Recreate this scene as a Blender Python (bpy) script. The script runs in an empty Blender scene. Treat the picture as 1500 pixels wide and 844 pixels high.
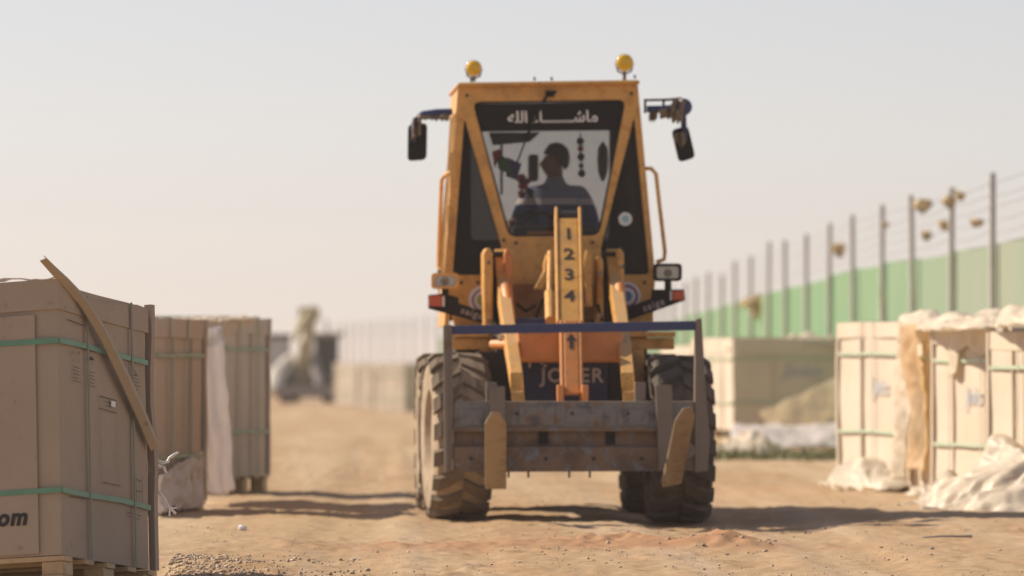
import bpy, bmesh, math, random
import numpy as np
from mathutils import Vector, Matrix, noise, Euler
R = math.radians
random.seed(7)
sc = bpy.context.scene
COL = sc.collection

# ------------------------------------------------------------------ camera, sky, sun, exposure
F = 8700.0                                  # focal length in 1500-px-wide picture units
CAM = Vector((0, 0, 1.0))
cam_d = bpy.data.cameras.new('camera')
cam = bpy.data.objects.new('camera', cam_d); COL.objects.link(cam)
cam.location = CAM
cam.rotation_euler = (R(90) + math.atan(101 / F), 0, -math.atan(175 / F))
cam_d.sensor_width = 36.0; cam_d.lens = 36.0 * F / 1500.0
cam_d.clip_start = 0.5; cam_d.clip_end = 6000
cam_d.dof.use_dof = True; cam_d.dof.focus_distance = 27.9; cam_d.dof.aperture_fstop = 3.3
sc.camera = cam

SUN_EL, SUN_AZ = 38.0, 25.0                 # sun on the left, a little behind the scene
to_sun = Vector((-math.cos(R(SUN_AZ)) * math.cos(R(SUN_EL)), math.sin(R(SUN_AZ)) * math.cos(R(SUN_EL)), math.sin(R(SUN_EL))))
wd = bpy.data.worlds.new('World'); sc.world = wd; wd.use_nodes = True
nt = wd.node_tree; nt.nodes.clear()
sky = nt.nodes.new('ShaderNodeTexSky'); sky.sky_type = 'NISHITA'; sky.sun_disc = False
sky.sun_elevation = R(SUN_EL); sky.sun_rotation = R(270 + SUN_AZ)
sky.air_density = 1.0; sky.dust_density = 0.4; sky.ozone_density = 1.0; sky.altitude = 200
hs = nt.nodes.new('ShaderNodeHueSaturation'); hs.inputs['Saturation'].default_value = 0.49
bg = nt.nodes.new('ShaderNodeBackground'); bg.inputs['Strength'].default_value = 0.075
wo = nt.nodes.new('ShaderNodeOutputWorld')
nt.links.new(sky.outputs[0], hs.inputs['Color']); tint = nt.nodes.new('ShaderNodeMix'); tint.data_type = 'RGBA'; tint.blend_type = 'MULTIPLY'; tint.inputs[0].default_value = 1.0; tint.inputs[7].default_value = (1.01, 0.945, 1.005, 1)
nt.links.new(hs.outputs[0], tint.inputs[6]); nt.links.new(tint.outputs[2], bg.inputs[0]); nt.links.new(bg.outputs[0], wo.inputs[0])
sl = bpy.data.lights.new('sun', 'SUN'); sl.energy = 4.45; sl.angle = R(0.53); sl.color = (1.0, 0.87, 0.70)
so = bpy.data.objects.new('sun', sl); COL.objects.link(so); so.location = to_sun * 60
so.rotation_euler = to_sun.to_track_quat('Z', 'Y').to_euler()
sc.view_settings.view_transform = 'Standard'; sc.view_settings.look = 'None'
sc.view_settings.exposure = 0.60; sc.view_settings.gamma = 1.0
sc.cycles.use_denoising = True
sc.cycles.max_bounces = 8; sc.cycles.transparent_max_bounces = 16
sc.cycles.volume_bounces = 1

Rc = cam.rotation_euler.to_matrix()
def P(px, py, Y):
    """world point seen at photograph pixel (px, py) standing Y metres away"""
    d = Rc @ Vector(((px - 750) / F, (422 - py) / F, -1))
    return CAM + d * (Y / d.y)

# ------------------------------------------------------------------ numpy noise
_rng = np.random.RandomState(3)
_perm = _rng.permutation(4096); _val = _rng.rand(4096) * 2 - 1
def vnoise(x, y, seed=0):
    xi = np.floor(x).astype(np.int64); yi = np.floor(y).astype(np.int64)
    fx = x - xi; fy = y - yi
    fx = fx * fx * (3 - 2 * fx); fy = fy * fy * (3 - 2 * fy)
    def h(a, b): return _val[_perm[(_perm[(a + seed * 131) & 4095] + b) & 4095]]
    return (h(xi, yi) * (1 - fx) + h(xi + 1, yi) * fx) * (1 - fy) + (h(xi, yi + 1) * (1 - fx) + h(xi + 1, yi + 1) * fx) * fy
def sstep(a, b, x):
    t = np.clip((x - a) / (b - a), 0, 1); return t * t * (3 - 2 * t)
def gz(x, y):
    x = np.asarray(x, float); y = np.asarray(y, float)
    near = 1 - sstep(60, 95, y)
    z = -0.46 * sstep(60, 150, y)
    n = 0.020 * vnoise(x * 0.55, y * 0.28, 1) + 0.010 * vnoise(x * 1.7, y * 0.8, 2) + 0.006 * vnoise(x * 4.5, y * 2.6, 3)
    n += 0.0065 * vnoise(x * 9, y * 6, 4) + 0.0045 * vnoise(x * 24, y * 17, 5)
    lump = np.clip(vnoise(x * 3.1, y * 2.0, 6) - 0.25, 0, 1)
    n += 0.020 * lump * (0.6 + 0.8 * vnoise(x * 17, y * 14, 7))
    z = z + n * near
    # wheel ruts
    for rx in (0.33, 1.70, -0.20, 2.3):
        d = (x - rx - 0.05 * vnoise(y * 0.12, y * 0 + rx, 8)) / 0.24
        rut = np.exp(-d ** 4)
        tread = np.where(np.abs(((y * 4.2 + np.abs(d) * 0.7) % 1.0) - 0.5) < 0.22, 0.006, 0.0)
        z = z + rut * (-0.022 + tread * (0.5 + 0.5 * vnoise(x * 2, y * 1.3, 9))) * near
    # reddish earth heap scraped up ahead of the loader
    z = z + 0.075 * np.exp(-((x - 1.72) / 0.26) ** 2 - ((y - 31.3) / 0.5) ** 2) * (1 + 0.35 * vnoise(x * 14, y * 8, 10))
    z = z + 0.045 * np.exp(-((x - 1.15) / 0.3) ** 2 - ((y - 31.6) / 0.5) ** 2) * (1 + 0.6 * vnoise(x * 18, y * 10, 11))
    z = z + 0.022 * np.exp(-((x - 0.2) / 0.8) ** 2 - ((y - 31.2) / 0.3) ** 2) * (1 + 0.6 * vnoise(x * 18, y * 10, 12))
    # gravelly bank beside the near carton, sunken ground under the cartons of the left row
    z = z + 0.015 * np.exp(-((x + 0.80) / 0.32) ** 2 - ((y - 28.6) / 1.0) ** 2) * (1 + 0.5 * vnoise(x * 12, y * 9, 13))
    z = z - 0.13 * (1 - sstep(-1.12, -0.98, x)) * np.exp(-((y - 27.0) / 1.6) ** 4)
    return z
def g1(x, y): return float(gz(np.array([x]), np.array([y]))[0])

# ------------------------------------------------------------------ materials
MATS = {}
def nodes(name):
    m = bpy.data.materials.new(name); m.use_nodes = True
    t = m.node_tree; b = t.nodes['Principled BSDF']; MATS[name] = m
    return m, t, b
def N(t, typ, **kw):
    n = t.nodes.new(typ)
    for k, v in kw.items():
        if k in n.inputs: n.inputs[k].default_value = v
        else: setattr(n, k, v)
    return n
def mixc(t, fac, a, b, blend='MIX'):
    n = t.nodes.new('ShaderNodeMix'); n.data_type = 'RGBA'; n.blend_type = blend
    for i, v in ((0, fac), (6, a), (7, b)):
        if hasattr(v, 'is_output'): t.links.new(v, n.inputs[i])
        elif i == 0: n.inputs[0].default_value = v
        else: n.inputs[i].default_value = (*v, 1) if len(v) == 3 else v
    return n.outputs[2]
def ramp(t, src, a, b):
    r = t.nodes.new('ShaderNodeMapRange'); r.interpolation_type = 'SMOOTHSTEP'
    t.links.new(src, r.inputs[0]); r.inputs[1].default_value = a; r.inputs[2].default_value = b
    return r.outputs[0]
def coords(t, kind='Object', scale=(1, 1, 1)):
    tc = t.nodes.new('ShaderNodeTexCoord'); mp = t.nodes.new('ShaderNodeMapping'); mp.inputs['Scale'].default_value = scale
    t.links.new(tc.outputs[kind], mp.inputs[0]); return mp.outputs[0]
def nz(t, vec, scale, detail=4, rough=0.55):
    n = N(t, 'ShaderNodeTexNoise', Scale=scale, Detail=detail, Roughness=rough); t.links.new(vec, n.inputs['Vector']); return n.outputs['Fac']
def bump(t, b, h, strength, dist=0.01):
    n = N(t, 'ShaderNodeBump', Strength=strength, Distance=dist); t.links.new(h, n.inputs['Height']); t.links.new(n.outputs[0], b.inputs['Normal'])

def worn(name, base, dirt, rough=0.5, metal=0.0, sc_=6.0, lo=0.45, hi=0.75, third=None, bmp=0.15, dust=None, chips=None):
    """painted or bare surface with blotches of dirt or rust (and, optionally, dust lying on upward faces)"""
    m, t, b = nodes(name); v = coords(t)
    f = ramp(t, nz(t, v, sc_, 6, 0.65), lo, hi)
    c = mixc(t, f, base, dirt)
    if third: c = mixc(t, ramp(t, nz(t, v, sc_ * 2.3, 5, 0.7), 0.52, 0.64), c, third)
    c = mixc(t, ramp(t, nz(t, v, sc_ * 9, 3), 0.35, 0.8), c, mixc(t, 0.75, dirt, c))
    if chips: c = mixc(t, ramp(t, nz(t, v, sc_ * 3.4, 8, 0.75), 0.625, 0.66), c, chips)
    if dust:
        g = t.nodes.new('ShaderNodeNewGeometry'); s = t.nodes.new('ShaderNodeSeparateXYZ'); t.links.new(g.outputs['Normal'], s.inputs[0])
        c = mixc(t, ramp(t, s.outputs[2], 0.80, 1.0), c, dust)
    t.links.new(c, b.inputs['Base Color']); b.inputs['Roughness'].default_value = rough; b.inputs['Metallic'].default_value = metal
    rr = t.nodes.new('ShaderNodeMapRange'); t.links.new(f, rr.inputs[0]); rr.inputs[3].default_value = rough; rr.inputs[4].default_value = min(1, rough + 0.3); t.links.new(rr.outputs[0], b.inputs['Roughness'])
    bump(t, b, nz(t, v, sc_ * 6, 4), bmp, 0.004)
    return m
def flat(name, c, rough=0.6, metal=0.0, var=0.15):
    m, t, b = nodes(name); v = coords(t)
    t.links.new(mixc(t, ramp(t, nz(t, v, 9, 4), 0.35, 0.7), c, tuple(x * (1 - var) for x in c)), b.inputs['Base Color'])
    b.inputs['Roughness'].default_value = rough; b.inputs['Metallic'].default_value = metal
    return m
YEL = (0.66, 0.345, 0.08)
yellow = worn('yellow_paint', YEL, (0.42, 0.23, 0.08), 0.42, 0, 5.5, 0.45, 0.75, (0.52, 0.245, 0.045), 0.10, (0.45, 0.31, 0.17), (0.16, 0.085, 0.04))
orange = worn('orange_paint', (0.62, 0.235, 0.06), (0.36, 0.16, 0.06), 0.45, 0, 5, 0.45, 0.8, None, 0.08, (0.42, 0.29, 0.17), (0.15, 0.075, 0.04))
navy = worn('navy_paint', (0.018, 0.036, 0.13), (0.05, 0.055, 0.09), 0.45, 0, 5, 0.5, 0.85, None, 0.08, (0.20, 0.19, 0.20))
brownp = worn('shaded_grimy_paint', (0.36, 0.185, 0.07), (0.20, 0.115, 0.06), 0.6, 0, 5, 0.4, 0.7)  # dirty paint, browner and darker to carry the overhang's shade
brownd = worn('dark_brown_steel', (0.10, 0.06, 0.035), (0.05, 0.035, 0.025), 0.6, 0, 6, 0.4, 0.7)  # for plates added to darken the insides of the lift towers
navyd = worn('shaded_navy_plate', (0.010, 0.016, 0.055), (0.024, 0.026, 0.042), 0.55, 0, 5, 0.5, 0.85, None, 0.08)  # darker copy of the navy paint, deep shade put into its colour
steel = worn('bare_blue_grey_steel', (0.17, 0.17, 0.165), (0.19, 0.10, 0.05), 0.6, 0.0, 4.2, 0.48, 0.62, (0.085, 0.09, 0.105), 0.3, (0.36, 0.27, 0.18))
steelb = worn('rusty_brown_steel', (0.19, 0.12, 0.075), (0.12, 0.085, 0.065), 0.7, 0.0, 5.2, 0.42, 0.66, (0.16, 0.17, 0.19), 0.3, (0.36, 0.27, 0.18))
greysteel = worn('grey_worn_steel', (0.17, 0.14, 0.115), (0.14, 0.09, 0.055), 0.55, 0.0, 6, 0.48, 0.75, None, 0.2)
tinem = worn('polished_fork_steel', (0.27, 0.205, 0.14), (0.17, 0.125, 0.085), 0.42, 0.25, 7, 0.45, 0.8, None, 0.05)
black = flat('black_plastic', (0.014, 0.014, 0.016), 0.6)
black.node_tree.nodes['Principled BSDF'].inputs['Specular IOR Level'].default_value = 0.2
rubber = worn('shaded_dusty_rubber', (0.050, 0.043, 0.038), (0.19, 0.135, 0.09), 0.85, 0, 3.2, 0.38, 0.72, None, 0.35)  # right tyres: less dust and darker, the machine's shade put into the colour
tyrem = worn('lit_dusty_tyre', (0.40, 0.31, 0.215), (0.21, 0.155, 0.105), 0.9, 0, 4.5, 0.4, 0.75, None, 0.35)  # left tyres: dust made paler, sunlight put into the colour
luglight = worn('lit_dusty_lug', (0.165, 0.122, 0.082), (0.115, 0.088, 0.062), 0.9, 0, 4.5, 0.4, 0.75, None, 0.35)  # lugs of the lit side, dust lightened to match
rubberd = worn('shaded_dusty_lug', (0.075, 0.062, 0.05), (0.15, 0.11, 0.075), 0.85, 0, 3.2, 0.38, 0.72, None, 0.35)  # lugs of the shaded side, darkened by colour
dark = flat('grimy_dark_metal', (0.030, 0.026, 0.024), 0.7)
chrome = flat('polished_rod', (0.62, 0.60, 0.57), 0.25, 0.9)
reflm = flat('orange_reflector', (0.55, 0.09, 0.03), 0.25)
white = flat('white_paint', (0.80, 0.78, 0.75), 0.6)
dimwhite = flat('dim_white_lettering', (0.36, 0.32, 0.31), 0.6)  # white toned down to a dim grey
inkm = flat('black_stencil_paint', (0.022, 0.018, 0.014), 0.6)
printm = flat('faded_carton_ink', (0.075, 0.058, 0.046), 0.8)
omm = flat('dark_carton_ink', (0.028, 0.026, 0.03), 0.8)
bluep = flat('faded_blue_ink', (0.42, 0.46, 0.56), 0.8)
skin = flat('skin', (0.27, 0.145, 0.10), 0.55)
hairm = flat('black_hair', (0.012, 0.010, 0.010), 0.6)
trous = flat('navy_trousers', (0.02, 0.03, 0.065), 0.85)
redc = flat('red_cloth', (0.50, 0.03, 0.05), 0.8)
greenc = flat('green_cloth', (0.06, 0.24, 0.10), 0.8)
purplec = flat('violet_cloth', (0.10, 0.08, 0.33), 0.8)
greyc = flat('grey_tassel', (0.10, 0.10, 0.11), 0.8)
seatm = flat('dark_seat_vinyl', (0.022, 0.024, 0.034), 0.55)
strapm = flat('green_packing_strap', (0.115, 0.265, 0.165), 0.45)
strapp = flat('dusty_green_strap', (0.44, 0.53, 0.38), 0.5)
strapv = flat('dull_green_strap', (0.17, 0.20, 0.13), 0.5)
strapk = flat('tan_strap', (0.47, 0.40, 0.31), 0.5)
darkgap = flat('gap_shade_board', (0.055, 0.038, 0.026), 0.9)  # shade of the gap beside the end flap, painted on the board inside
postm = worn('galvanised_post', (0.50, 0.49, 0.465), (0.40, 0.38, 0.35), 0.6, 0.0, 3, 0.4, 0.8, None, 0.05)
wirem = flat('fence_wire', (0.24, 0.22, 0.21), 0.5, 0.3)
wood = worn('pallet_wood', (0.50, 0.37, 0.21), (0.36, 0.26, 0.15), 0.75, 0, 5, 0.4, 0.75, None, 0.2)
paley = worn('pale_yellow_paint', (0.44, 0.375, 0.19), (0.30, 0.26, 0.19), 0.5, 0, 3)
mauve = worn('dusty_grey_paint', (0.17, 0.15, 0.15), (0.24, 0.195, 0.16), 0.6, 0, 3)

def card(name, base, alt):
    m, t, b = nodes(name); v = coords(t)
    oi = t.nodes.new('ShaderNodeObjectInfo')
    c = mixc(t, ramp(t, nz(t, v, 1.6, 4, 0.6), 0.35, 0.7), base, alt)
    c = mixc(t, ramp(t, nz(t, coords(t, 'Object', (1, 1, 0.12)), 30, 3), 0.4, 0.75), c, mixc(t, 0.8, alt, c))
    c = mixc(t, ramp(t, nz(t, v, 14, 5, 0.75), 0.58, 0.74), c, tuple(x * 0.70 for x in alt))   # scuffs
    t.links.new(c, b.inputs['Base Color']); b.inputs['Roughness'].default_value = 0.82
    bump(t, b, nz(t, v, 5, 5, 0.6), 0.25, 0.02)
    return m
kraft = card('brown_kraft_board', (0.365, 0.29, 0.215), (0.33, 0.258, 0.187))
strapv2 = flat('faded_green_strap', (0.25, 0.33, 0.24), 0.5)
kraftg = card('grey_kraft_board', (0.49, 0.415, 0.335), (0.45, 0.375, 0.295))
kraftl = card('sunlit_board', (0.60, 0.515, 0.41), (0.55, 0.465, 0.36))  # paler copy of the kraft board, sunlight put into its colour
kraftd = card('ochre_corner_board', (0.40, 0.315, 0.215), (0.35, 0.27, 0.18))

def filmmat(name, c, tr):
    m, t, b = nodes(name); v = coords(t)
    cc = mixc(t, ramp(t, nz(t, v, 3, 5), 0.35, 0.7), c, tuple(x * 0.82 for x in c))
    t.links.new(cc, b.inputs['Base Color']); b.inputs['Roughness'].default_value = 0.45
    tl = t.nodes.new('ShaderNodeBsdfTranslucent'); t.links.new(cc, tl.inputs[0])
    mx = t.nodes.new('ShaderNodeMixShader'); mx.inputs[0].default_value = tr
    out = t.nodes['Material Output']; t.links.new(b.outputs[0], mx.inputs[1]); t.links.new(tl.outputs[0], mx.inputs[2]); t.links.new(mx.outputs[0], out.inputs[0])
    bump(t, b, nz(t, v, 18, 4, 0.6), 0.25, 0.01)
    return m
film = filmmat('dusty_plastic_film', (0.90, 0.82, 0.69), 0.5)
filmw = filmmat('whitish_plastic_film', (0.78, 0.72, 0.71), 0.35)
filmo = filmmat('amber_plastic_film', (0.92, 0.77, 0.55), 0.65)
scrapm = filmmat('straw_plastic_scrap', (0.90, 0.78, 0.54), 0.65)

def glass(name, tint, gl=0.06, glc=(1, 1, 1)):
    m = bpy.data.materials.new(name); m.use_nodes = True; t = m.node_tree; t.nodes.clear()
    tr = N(t, 'ShaderNodeBsdfTransparent'); tr.inputs[0].default_value = (*tint, 1)
    gs = N(t, 'ShaderNodeBsdfGlossy'); gs.inputs['Roughness'].default_value = 0.04; gs.inputs[0].default_value = (*glc, 1)
    ds = N(t, 'ShaderNodeBsdfDiffuse'); ds.inputs[0].default_value = (0.45, 0.38, 0.32, 1)
    fr = N(t, 'ShaderNodeFresnel'); fr.inputs[0].default_value = 1.22
    m1 = N(t, 'ShaderNodeMixShader'); m2 = N(t, 'ShaderNodeMixShader'); o = N(t, 'ShaderNodeOutputMaterial')
    n = N(t, 'ShaderNodeTexNoise', Scale=5.0, Detail=5.0); rr = t.nodes.new('ShaderNodeMapRange'); t.links.new(n.outputs['Fac'], rr.inputs[0])
    rr.inputs[1].default_value = 0.3; rr.inputs[2].default_value = 0.8; rr.inputs[3].default_value = gl * 0.3; rr.inputs[4].default_value = gl
    t.links.new(fr.outputs[0], m1.inputs[0]); t.links.new(tr.outputs[0], m1.inputs[1]); t.links.new(gs.outputs[0], m1.inputs[2])
    t.links.new(rr.outputs[0], m2.inputs[0]); t.links.new(m1.outputs[0], m2.inputs[1]); t.links.new(ds.outputs[0], m2.inputs[2]); t.links.new(m2.outputs[0], o.inputs[0])
    return m
clear = glass('clear_dusty_glass', (0.75, 0.74, 0.735), 0.008)
tinted = glass('dark_tinted_glass', (0.25, 0.245, 0.25), 0.03)
lampg = glass('lamp_glass', (0.9, 0.9, 0.88), 0.12)
amber = flat('amber_lens', (0.78, 0.46, 0.02), 0.15)
tealg = flat('dark_teal_glass', (0.006, 0.018, 0.022), 0.5)
tealg.node_tree.nodes['Principled BSDF'].inputs['Specular IOR Level'].default_value = 0.15

def fencemat():
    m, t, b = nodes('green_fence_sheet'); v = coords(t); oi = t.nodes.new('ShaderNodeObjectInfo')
    at = t.nodes.new('ShaderNodeAttribute'); at.attribute_type = 'OBJECT'; at.attribute_name = 'dust_haze_fade'
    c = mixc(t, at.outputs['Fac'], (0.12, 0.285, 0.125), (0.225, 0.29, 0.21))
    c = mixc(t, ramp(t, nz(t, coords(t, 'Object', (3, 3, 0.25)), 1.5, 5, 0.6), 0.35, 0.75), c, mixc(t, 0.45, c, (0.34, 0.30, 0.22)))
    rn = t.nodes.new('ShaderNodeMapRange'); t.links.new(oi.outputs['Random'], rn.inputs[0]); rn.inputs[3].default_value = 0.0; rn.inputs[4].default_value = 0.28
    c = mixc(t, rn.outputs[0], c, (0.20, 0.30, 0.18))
    t.links.new(c, b.inputs['Base Color']); b.inputs['Roughness'].default_value = 0.6
    return m
fencem = fencemat()

def groundmat():
    m, t, b = nodes('sandy_earth'); v = coords(t)
    c = mixc(t, ramp(t, nz(t, coords(t, 'Object', (1, 0.45, 1)), 0.55, 6, 0.6), 0.36, 0.66), (0.385, 0.265, 0.15), (0.33, 0.205, 0.11))
    c = mixc(t, ramp(t, nz(t, v, 7, 6, 0.65), 0.4, 0.72), c, (0.42, 0.305, 0.19))
    c = mixc(t, ramp(t, nz(t, v, 45, 4, 0.7), 0.55, 0.72), c, (0.27, 0.18, 0.11))
    c = mixc(t, ramp(t, nz(t, coords(t, 'Object', (1.6, 0.045, 1)), 1.0, 4, 0.6), 0.42, 0.68), c, mixc(t, 0.8, c, (0.465, 0.35, 0.235)))
    at = t.nodes.new('ShaderNodeAttribute'); at.attribute_name = 'redness'
    c = mixc(t, at.outputs['Fac'], c, (0.365, 0.205, 0.112))
    t.links.new(c, b.inputs['Base Color']); b.inputs['Roughness'].default_value = 0.95; b.inputs['Specular IOR Level'].default_value = 0.15
    bump(t, b, nz(t, v, 60, 5, 0.7), 0.35, 0.01)
    return m
groundm = groundmat()
def stonemat():
    m, t, b = nodes('gravel_stone'); g = t.nodes.new('ShaderNodeNewGeometry')
    c = mixc(t, g.outputs['Random Per Island'], (0.32, 0.24, 0.17), (0.50, 0.39, 0.28))
    t.links.new(c, b.inputs['Base Color']); b.inputs['Roughness'].default_value = 0.9
    return m
stonem = stonemat()

# ------------------------------------------------------------------ mesh and object helpers
class MB:
    def __init__(s): s.v = []; s.f = []
    def add(s, vs, fs):
        o = len(s.v); s.v += [Vector(p) for p in vs]; s.f += [tuple(i + o for i in f) for f in fs]; return s
    def hexa(s, p):            # p: 4 points of one end, 4 of the other
        return s.add(p, [(0, 3, 2, 1), (4, 5, 6, 7), (0, 1, 5, 4), (1, 2, 6, 5), (2, 3, 7, 6), (3, 0, 4, 7)])
    def box(s, a, b):
        x0, y0, z0 = a; x1, y1, z1 = b
        return s.hexa([(x0, y0, z0), (x1, y0, z0), (x1, y0, z1), (x0, y0, z1), (x0, y1, z0), (x1, y1, z0), (x1, y1, z1), (x0, y1, z1)])
    def prism(s, pts, ext):
        n = len(pts); e = Vector(ext); a = [Vector(p) for p in pts]
        return s.add(a + [p + e for p in a], [tuple(range(n - 1, -1, -1)), tuple(range(n, 2 * n))] + [(i, (i + 1) % n, n + (i + 1) % n, n + i) for i in range(n)])
    def tube(s, path, r, n=10, cap=True):
        path = [Vector(p) for p in path]; m = len(path); rs = r if isinstance(r, (list, tuple)) else [r] * m
        vs = []; up = None
        for i, p in enumerate(path):
            t = (path[min(i + 1, m - 1)] - path[max(i - 1, 0)]).normalized()
            if up is None: up = t.orthogonal().normalized()
            up = (up - t * up.dot(t)).normalized(); sd = t.cross(up)
            for k in range(n):
                a = 2 * math.pi * k / n; vs.append(p + (up * math.cos(a) + sd * math.sin(a)) * rs[i])
        fs = [(i * n + k, i * n + (k + 1) % n, (i + 1) * n + (k + 1) % n, (i + 1) * n + k) for i in range(m - 1) for k in range(n)]
        if cap: fs += [tuple(range(n - 1, -1, -1)), tuple(range((m - 1) * n, m * n))]
        return s.add(vs, fs)
    def lathe(s, prof, c, axis, n=32):
        """prof: list of (along axis, radius)"""
        ax = Vector(axis).normalized(); u = ax.orthogonal().normalized(); w = ax.cross(u); c = Vector(c)
        vs = [c + ax * a + (u * math.cos(2 * math.pi * k / n) + w * math.sin(2 * math.pi * k / n)) * r for a, r in prof for k in range(n)]
        m = len(prof)
        fs = [(i * n + k, i * n + (k + 1) % n, (i + 1) * n + (k + 1) % n, (i + 1) * n + k) for i in range(m - 1) for k in range(n)]
        fs += [tuple(range(n - 1, -1, -1)), tuple(range((m - 1) * n, m * n))]
        return s.add(vs, fs)
ORG = {}
def link(o, parent=None):
    COL.objects.link(o)
    if parent is not None: o.parent = parent
    return o
def tag(o, label=None, cat=None, group=None, kind=None):
    if label: o['label'] = label
    if cat: o['category'] = cat
    if group: o['group'] = group
    if kind: o['kind'] = kind
    return o
def obj(name, mb, mat, parent=None, bevel=0.0, smooth=False, local=False, origin=None):
    """one mesh object; world coordinates in, unless local (then coordinates of the parent)"""
    me = bpy.data.meshes.new(name)
    off = Vector((0, 0, 0))
    if parent is not None and not local: off = ORG.get(parent.name, Vector((0, 0, 0)))
    if parent is None and origin is not None: off = Vector(origin)
    me.from_pydata([p - off for p in mb.v], [], mb.f)
    bm = bmesh.new(); bm.from_mesh(me); bmesh.ops.recalc_face_normals(bm, faces=bm.faces); bm.to_mesh(me); bm.free()
    me.materials.append(mat)
    if smooth:
        me.polygons.foreach_set('use_smooth', [True] * len(me.polygons))
        if smooth != 'full': me.set_sharp_from_angle(angle=R(40))
    o = bpy.data.objects.new(name, me)
    if parent is None and origin is not None: o.location = off
    link(o, parent)
    ORG[o.name] = off if parent is not None else off
    if bevel:
        b = o.modifiers.new('bevel', 'BEVEL'); b.width = bevel; b.segments = 2; b.limit_method = 'ANGLE'; b.angle_limit = R(40)
    return o
def thing(name, label, cat, loc, rot=None, group=None):
    o = bpy.data.objects.new(name, None); o.location = loc
    if rot is not None: o.rotation_euler = rot.to_euler() if isinstance(rot, Matrix) else rot
    COL.objects.link(o); tag(o, label, cat, group); ORG[o.name] = Vector(loc)
    return o
def textobj(name, body, size, mat, M, parent=None, ext=0.0008, shear=0.0, local=True, bold=0.0, spacing=1.0, align='CENTER'):
    cu = bpy.data.curves.new(name, 'FONT'); cu.body = body; cu.size = size; cu.extrude = ext; cu.shear = shear
    cu.offset = bold; cu.align_x = align; cu.align_y = 'CENTER'; cu.space_character = spacing; cu.resolution_u = 3
    tmp = bpy.data.objects.new('tmp', cu); COL.objects.link(tmp)
    dg = bpy.context.evaluated_depsgraph_get(); dg.update()
    me = bpy.data.meshes.new_from_object(tmp.evaluated_get(dg)); bpy.data.objects.remove(tmp)
    me.name = name; me.materials.clear(); me.materials.append(mat); me.transform(M)
    if parent is not None and not local: me.transform(Matrix.Translation(-ORG[parent.name]))
    o = bpy.data.objects.new(name, me); link(o, parent); return o
def fastmesh(name, verts, faces, mat, smooth=False):
    me = bpy.data.meshes.new(name); nv, nf, k = len(verts), len(faces), faces.shape[1]
    me.vertices.add(nv); me.vertices.foreach_set('co', np.ascontiguousarray(verts, np.float32).ravel())
    me.loops.add(nf * k); me.loops.foreach_set('vertex_index', np.ascontiguousarray(faces, np.int32).ravel())
    me.polygons.add(nf); me.polygons.foreach_set('loop_start', np.arange(0, nf * k, k, dtype=np.int32))
    me.update(calc_edges=True); me.validate()
    if smooth: me.polygons.foreach_set('use_smooth', np.ones(nf, bool))
    me.materials.append(mat)
    o = bpy.data.objects.new(name, me); COL.objects.link(o); return o

# ------------------------------------------------------------------ ground
def axis_pts(segs):
    out = []
    for a, b, n, p in segs:
        t = np.linspace(0, 1, n, endpoint=False) ** p if p > 0 else 1 - np.linspace(1, 0, n, endpoint=False) ** (-p)
        out.append(a + (b - a) * t)
    return np.concatenate(out + [np.array([segs[-1][1]])])
xs = axis_pts([(-1500, -8, 18, -2.6), (-8, -3, 30, 1), (-3, 5.2, 400, 1), (5.2, 12, 40, 1), (12, 1500, 18, 2.6)])
ys = axis_pts([(-60, 20, 14, 1), (20, 26, 20, 1), (26, 34, 300, 1), (34, 50, 300, 1), (50, 90, 170, 1), (90, 220, 60, 1), (220, 1500, 20, 2)])
GX, GY = np.meshgrid(xs, ys)
GZ = gz(GX, GY)
nx, ny = len(xs), len(ys)
idx = np.arange(nx * ny).reshape(ny, nx)
fc = np.stack([idx[:-1, :-1], idx[:-1, 1:], idx[1:, 1:], idx[1:, :-1]], -1).reshape(-1, 4)
ground = fastmesh('ground', np.stack([GX, GY, GZ], -1).reshape(-1, 3), fc, groundm, smooth=True)
ground['kind'] = 'structure'
red = np.exp(-((GX - 1.6) / 0.75) ** 2 - ((GY - 31.4) / 0.75) ** 2) + 0.8 * np.exp(-((GX - 0.35) / 0.9) ** 2 - ((GY - 31.2) / 0.35) ** 2)
red += 0.6 * np.exp(-((GX - 4.1) / 1.0) ** 2 - ((GY - 31.0) / 3.0) ** 2)
red = np.clip(red * (0.9 + 0.5 * vnoise(GX * 5, GY * 4, 20)) + 0.12 * np.clip(vnoise(GX * 0.9, GY * 0.35, 21), 0, 1), 0, 1)
at = ground.data.attributes.new('redness', 'FLOAT', 'POINT'); at.data.foreach_set('value', red.astype(np.float32).ravel())

# loose gravel and clods: one uncountable mass
ico = bmesh.new(); bmesh.ops.create_icosphere(ico, subdivisions=1, radius=1.0)
IV = np.array([v.co[:] for v in ico.verts]); IF = np.array([[v.index for v in f.verts] for f in ico.faces]); ico.free()
def gravel(name, label, pts, sizes):
    n = len(pts); rs = np.random.RandomState(len(pts))
    V_ = IV[None] * (1 + 0.9 * (rs.rand(n, len(IV), 1) - 0.5)) * sizes[:, None, None] * (0.4 + 0.8 * rs.rand(n, 1, 3)) * np.array([1.15, 1.0, 0.75])
    a = rs.rand(n) * 6.283; c_, s_ = np.cos(a), np.sin(a)
    x = V_[..., 0] * c_[:, None] - V_[..., 1] * s_[:, None]; y = V_[..., 0] * s_[:, None] + V_[..., 1] * c_[:, None]
    z = V_[..., 2]
    gx = gz(pts[:, 0], pts[:, 1])
    V_ = np.stack([x + pts[:, :1], y + pts[:, 1:2], z + gx[:, None] + 0.25 * sizes[:, None]], -1)
    fcs = (IF[None] + (np.arange(n) * len(IV))[:, None, None]).reshape(-1, 3)
    o = fastmesh(name, V_.reshape(-1, 3), fcs, stonem); o['kind'] = 'stuff'; o['label'] = label
    return o
rs = np.random.RandomState(5)
n1 = 3600
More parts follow.
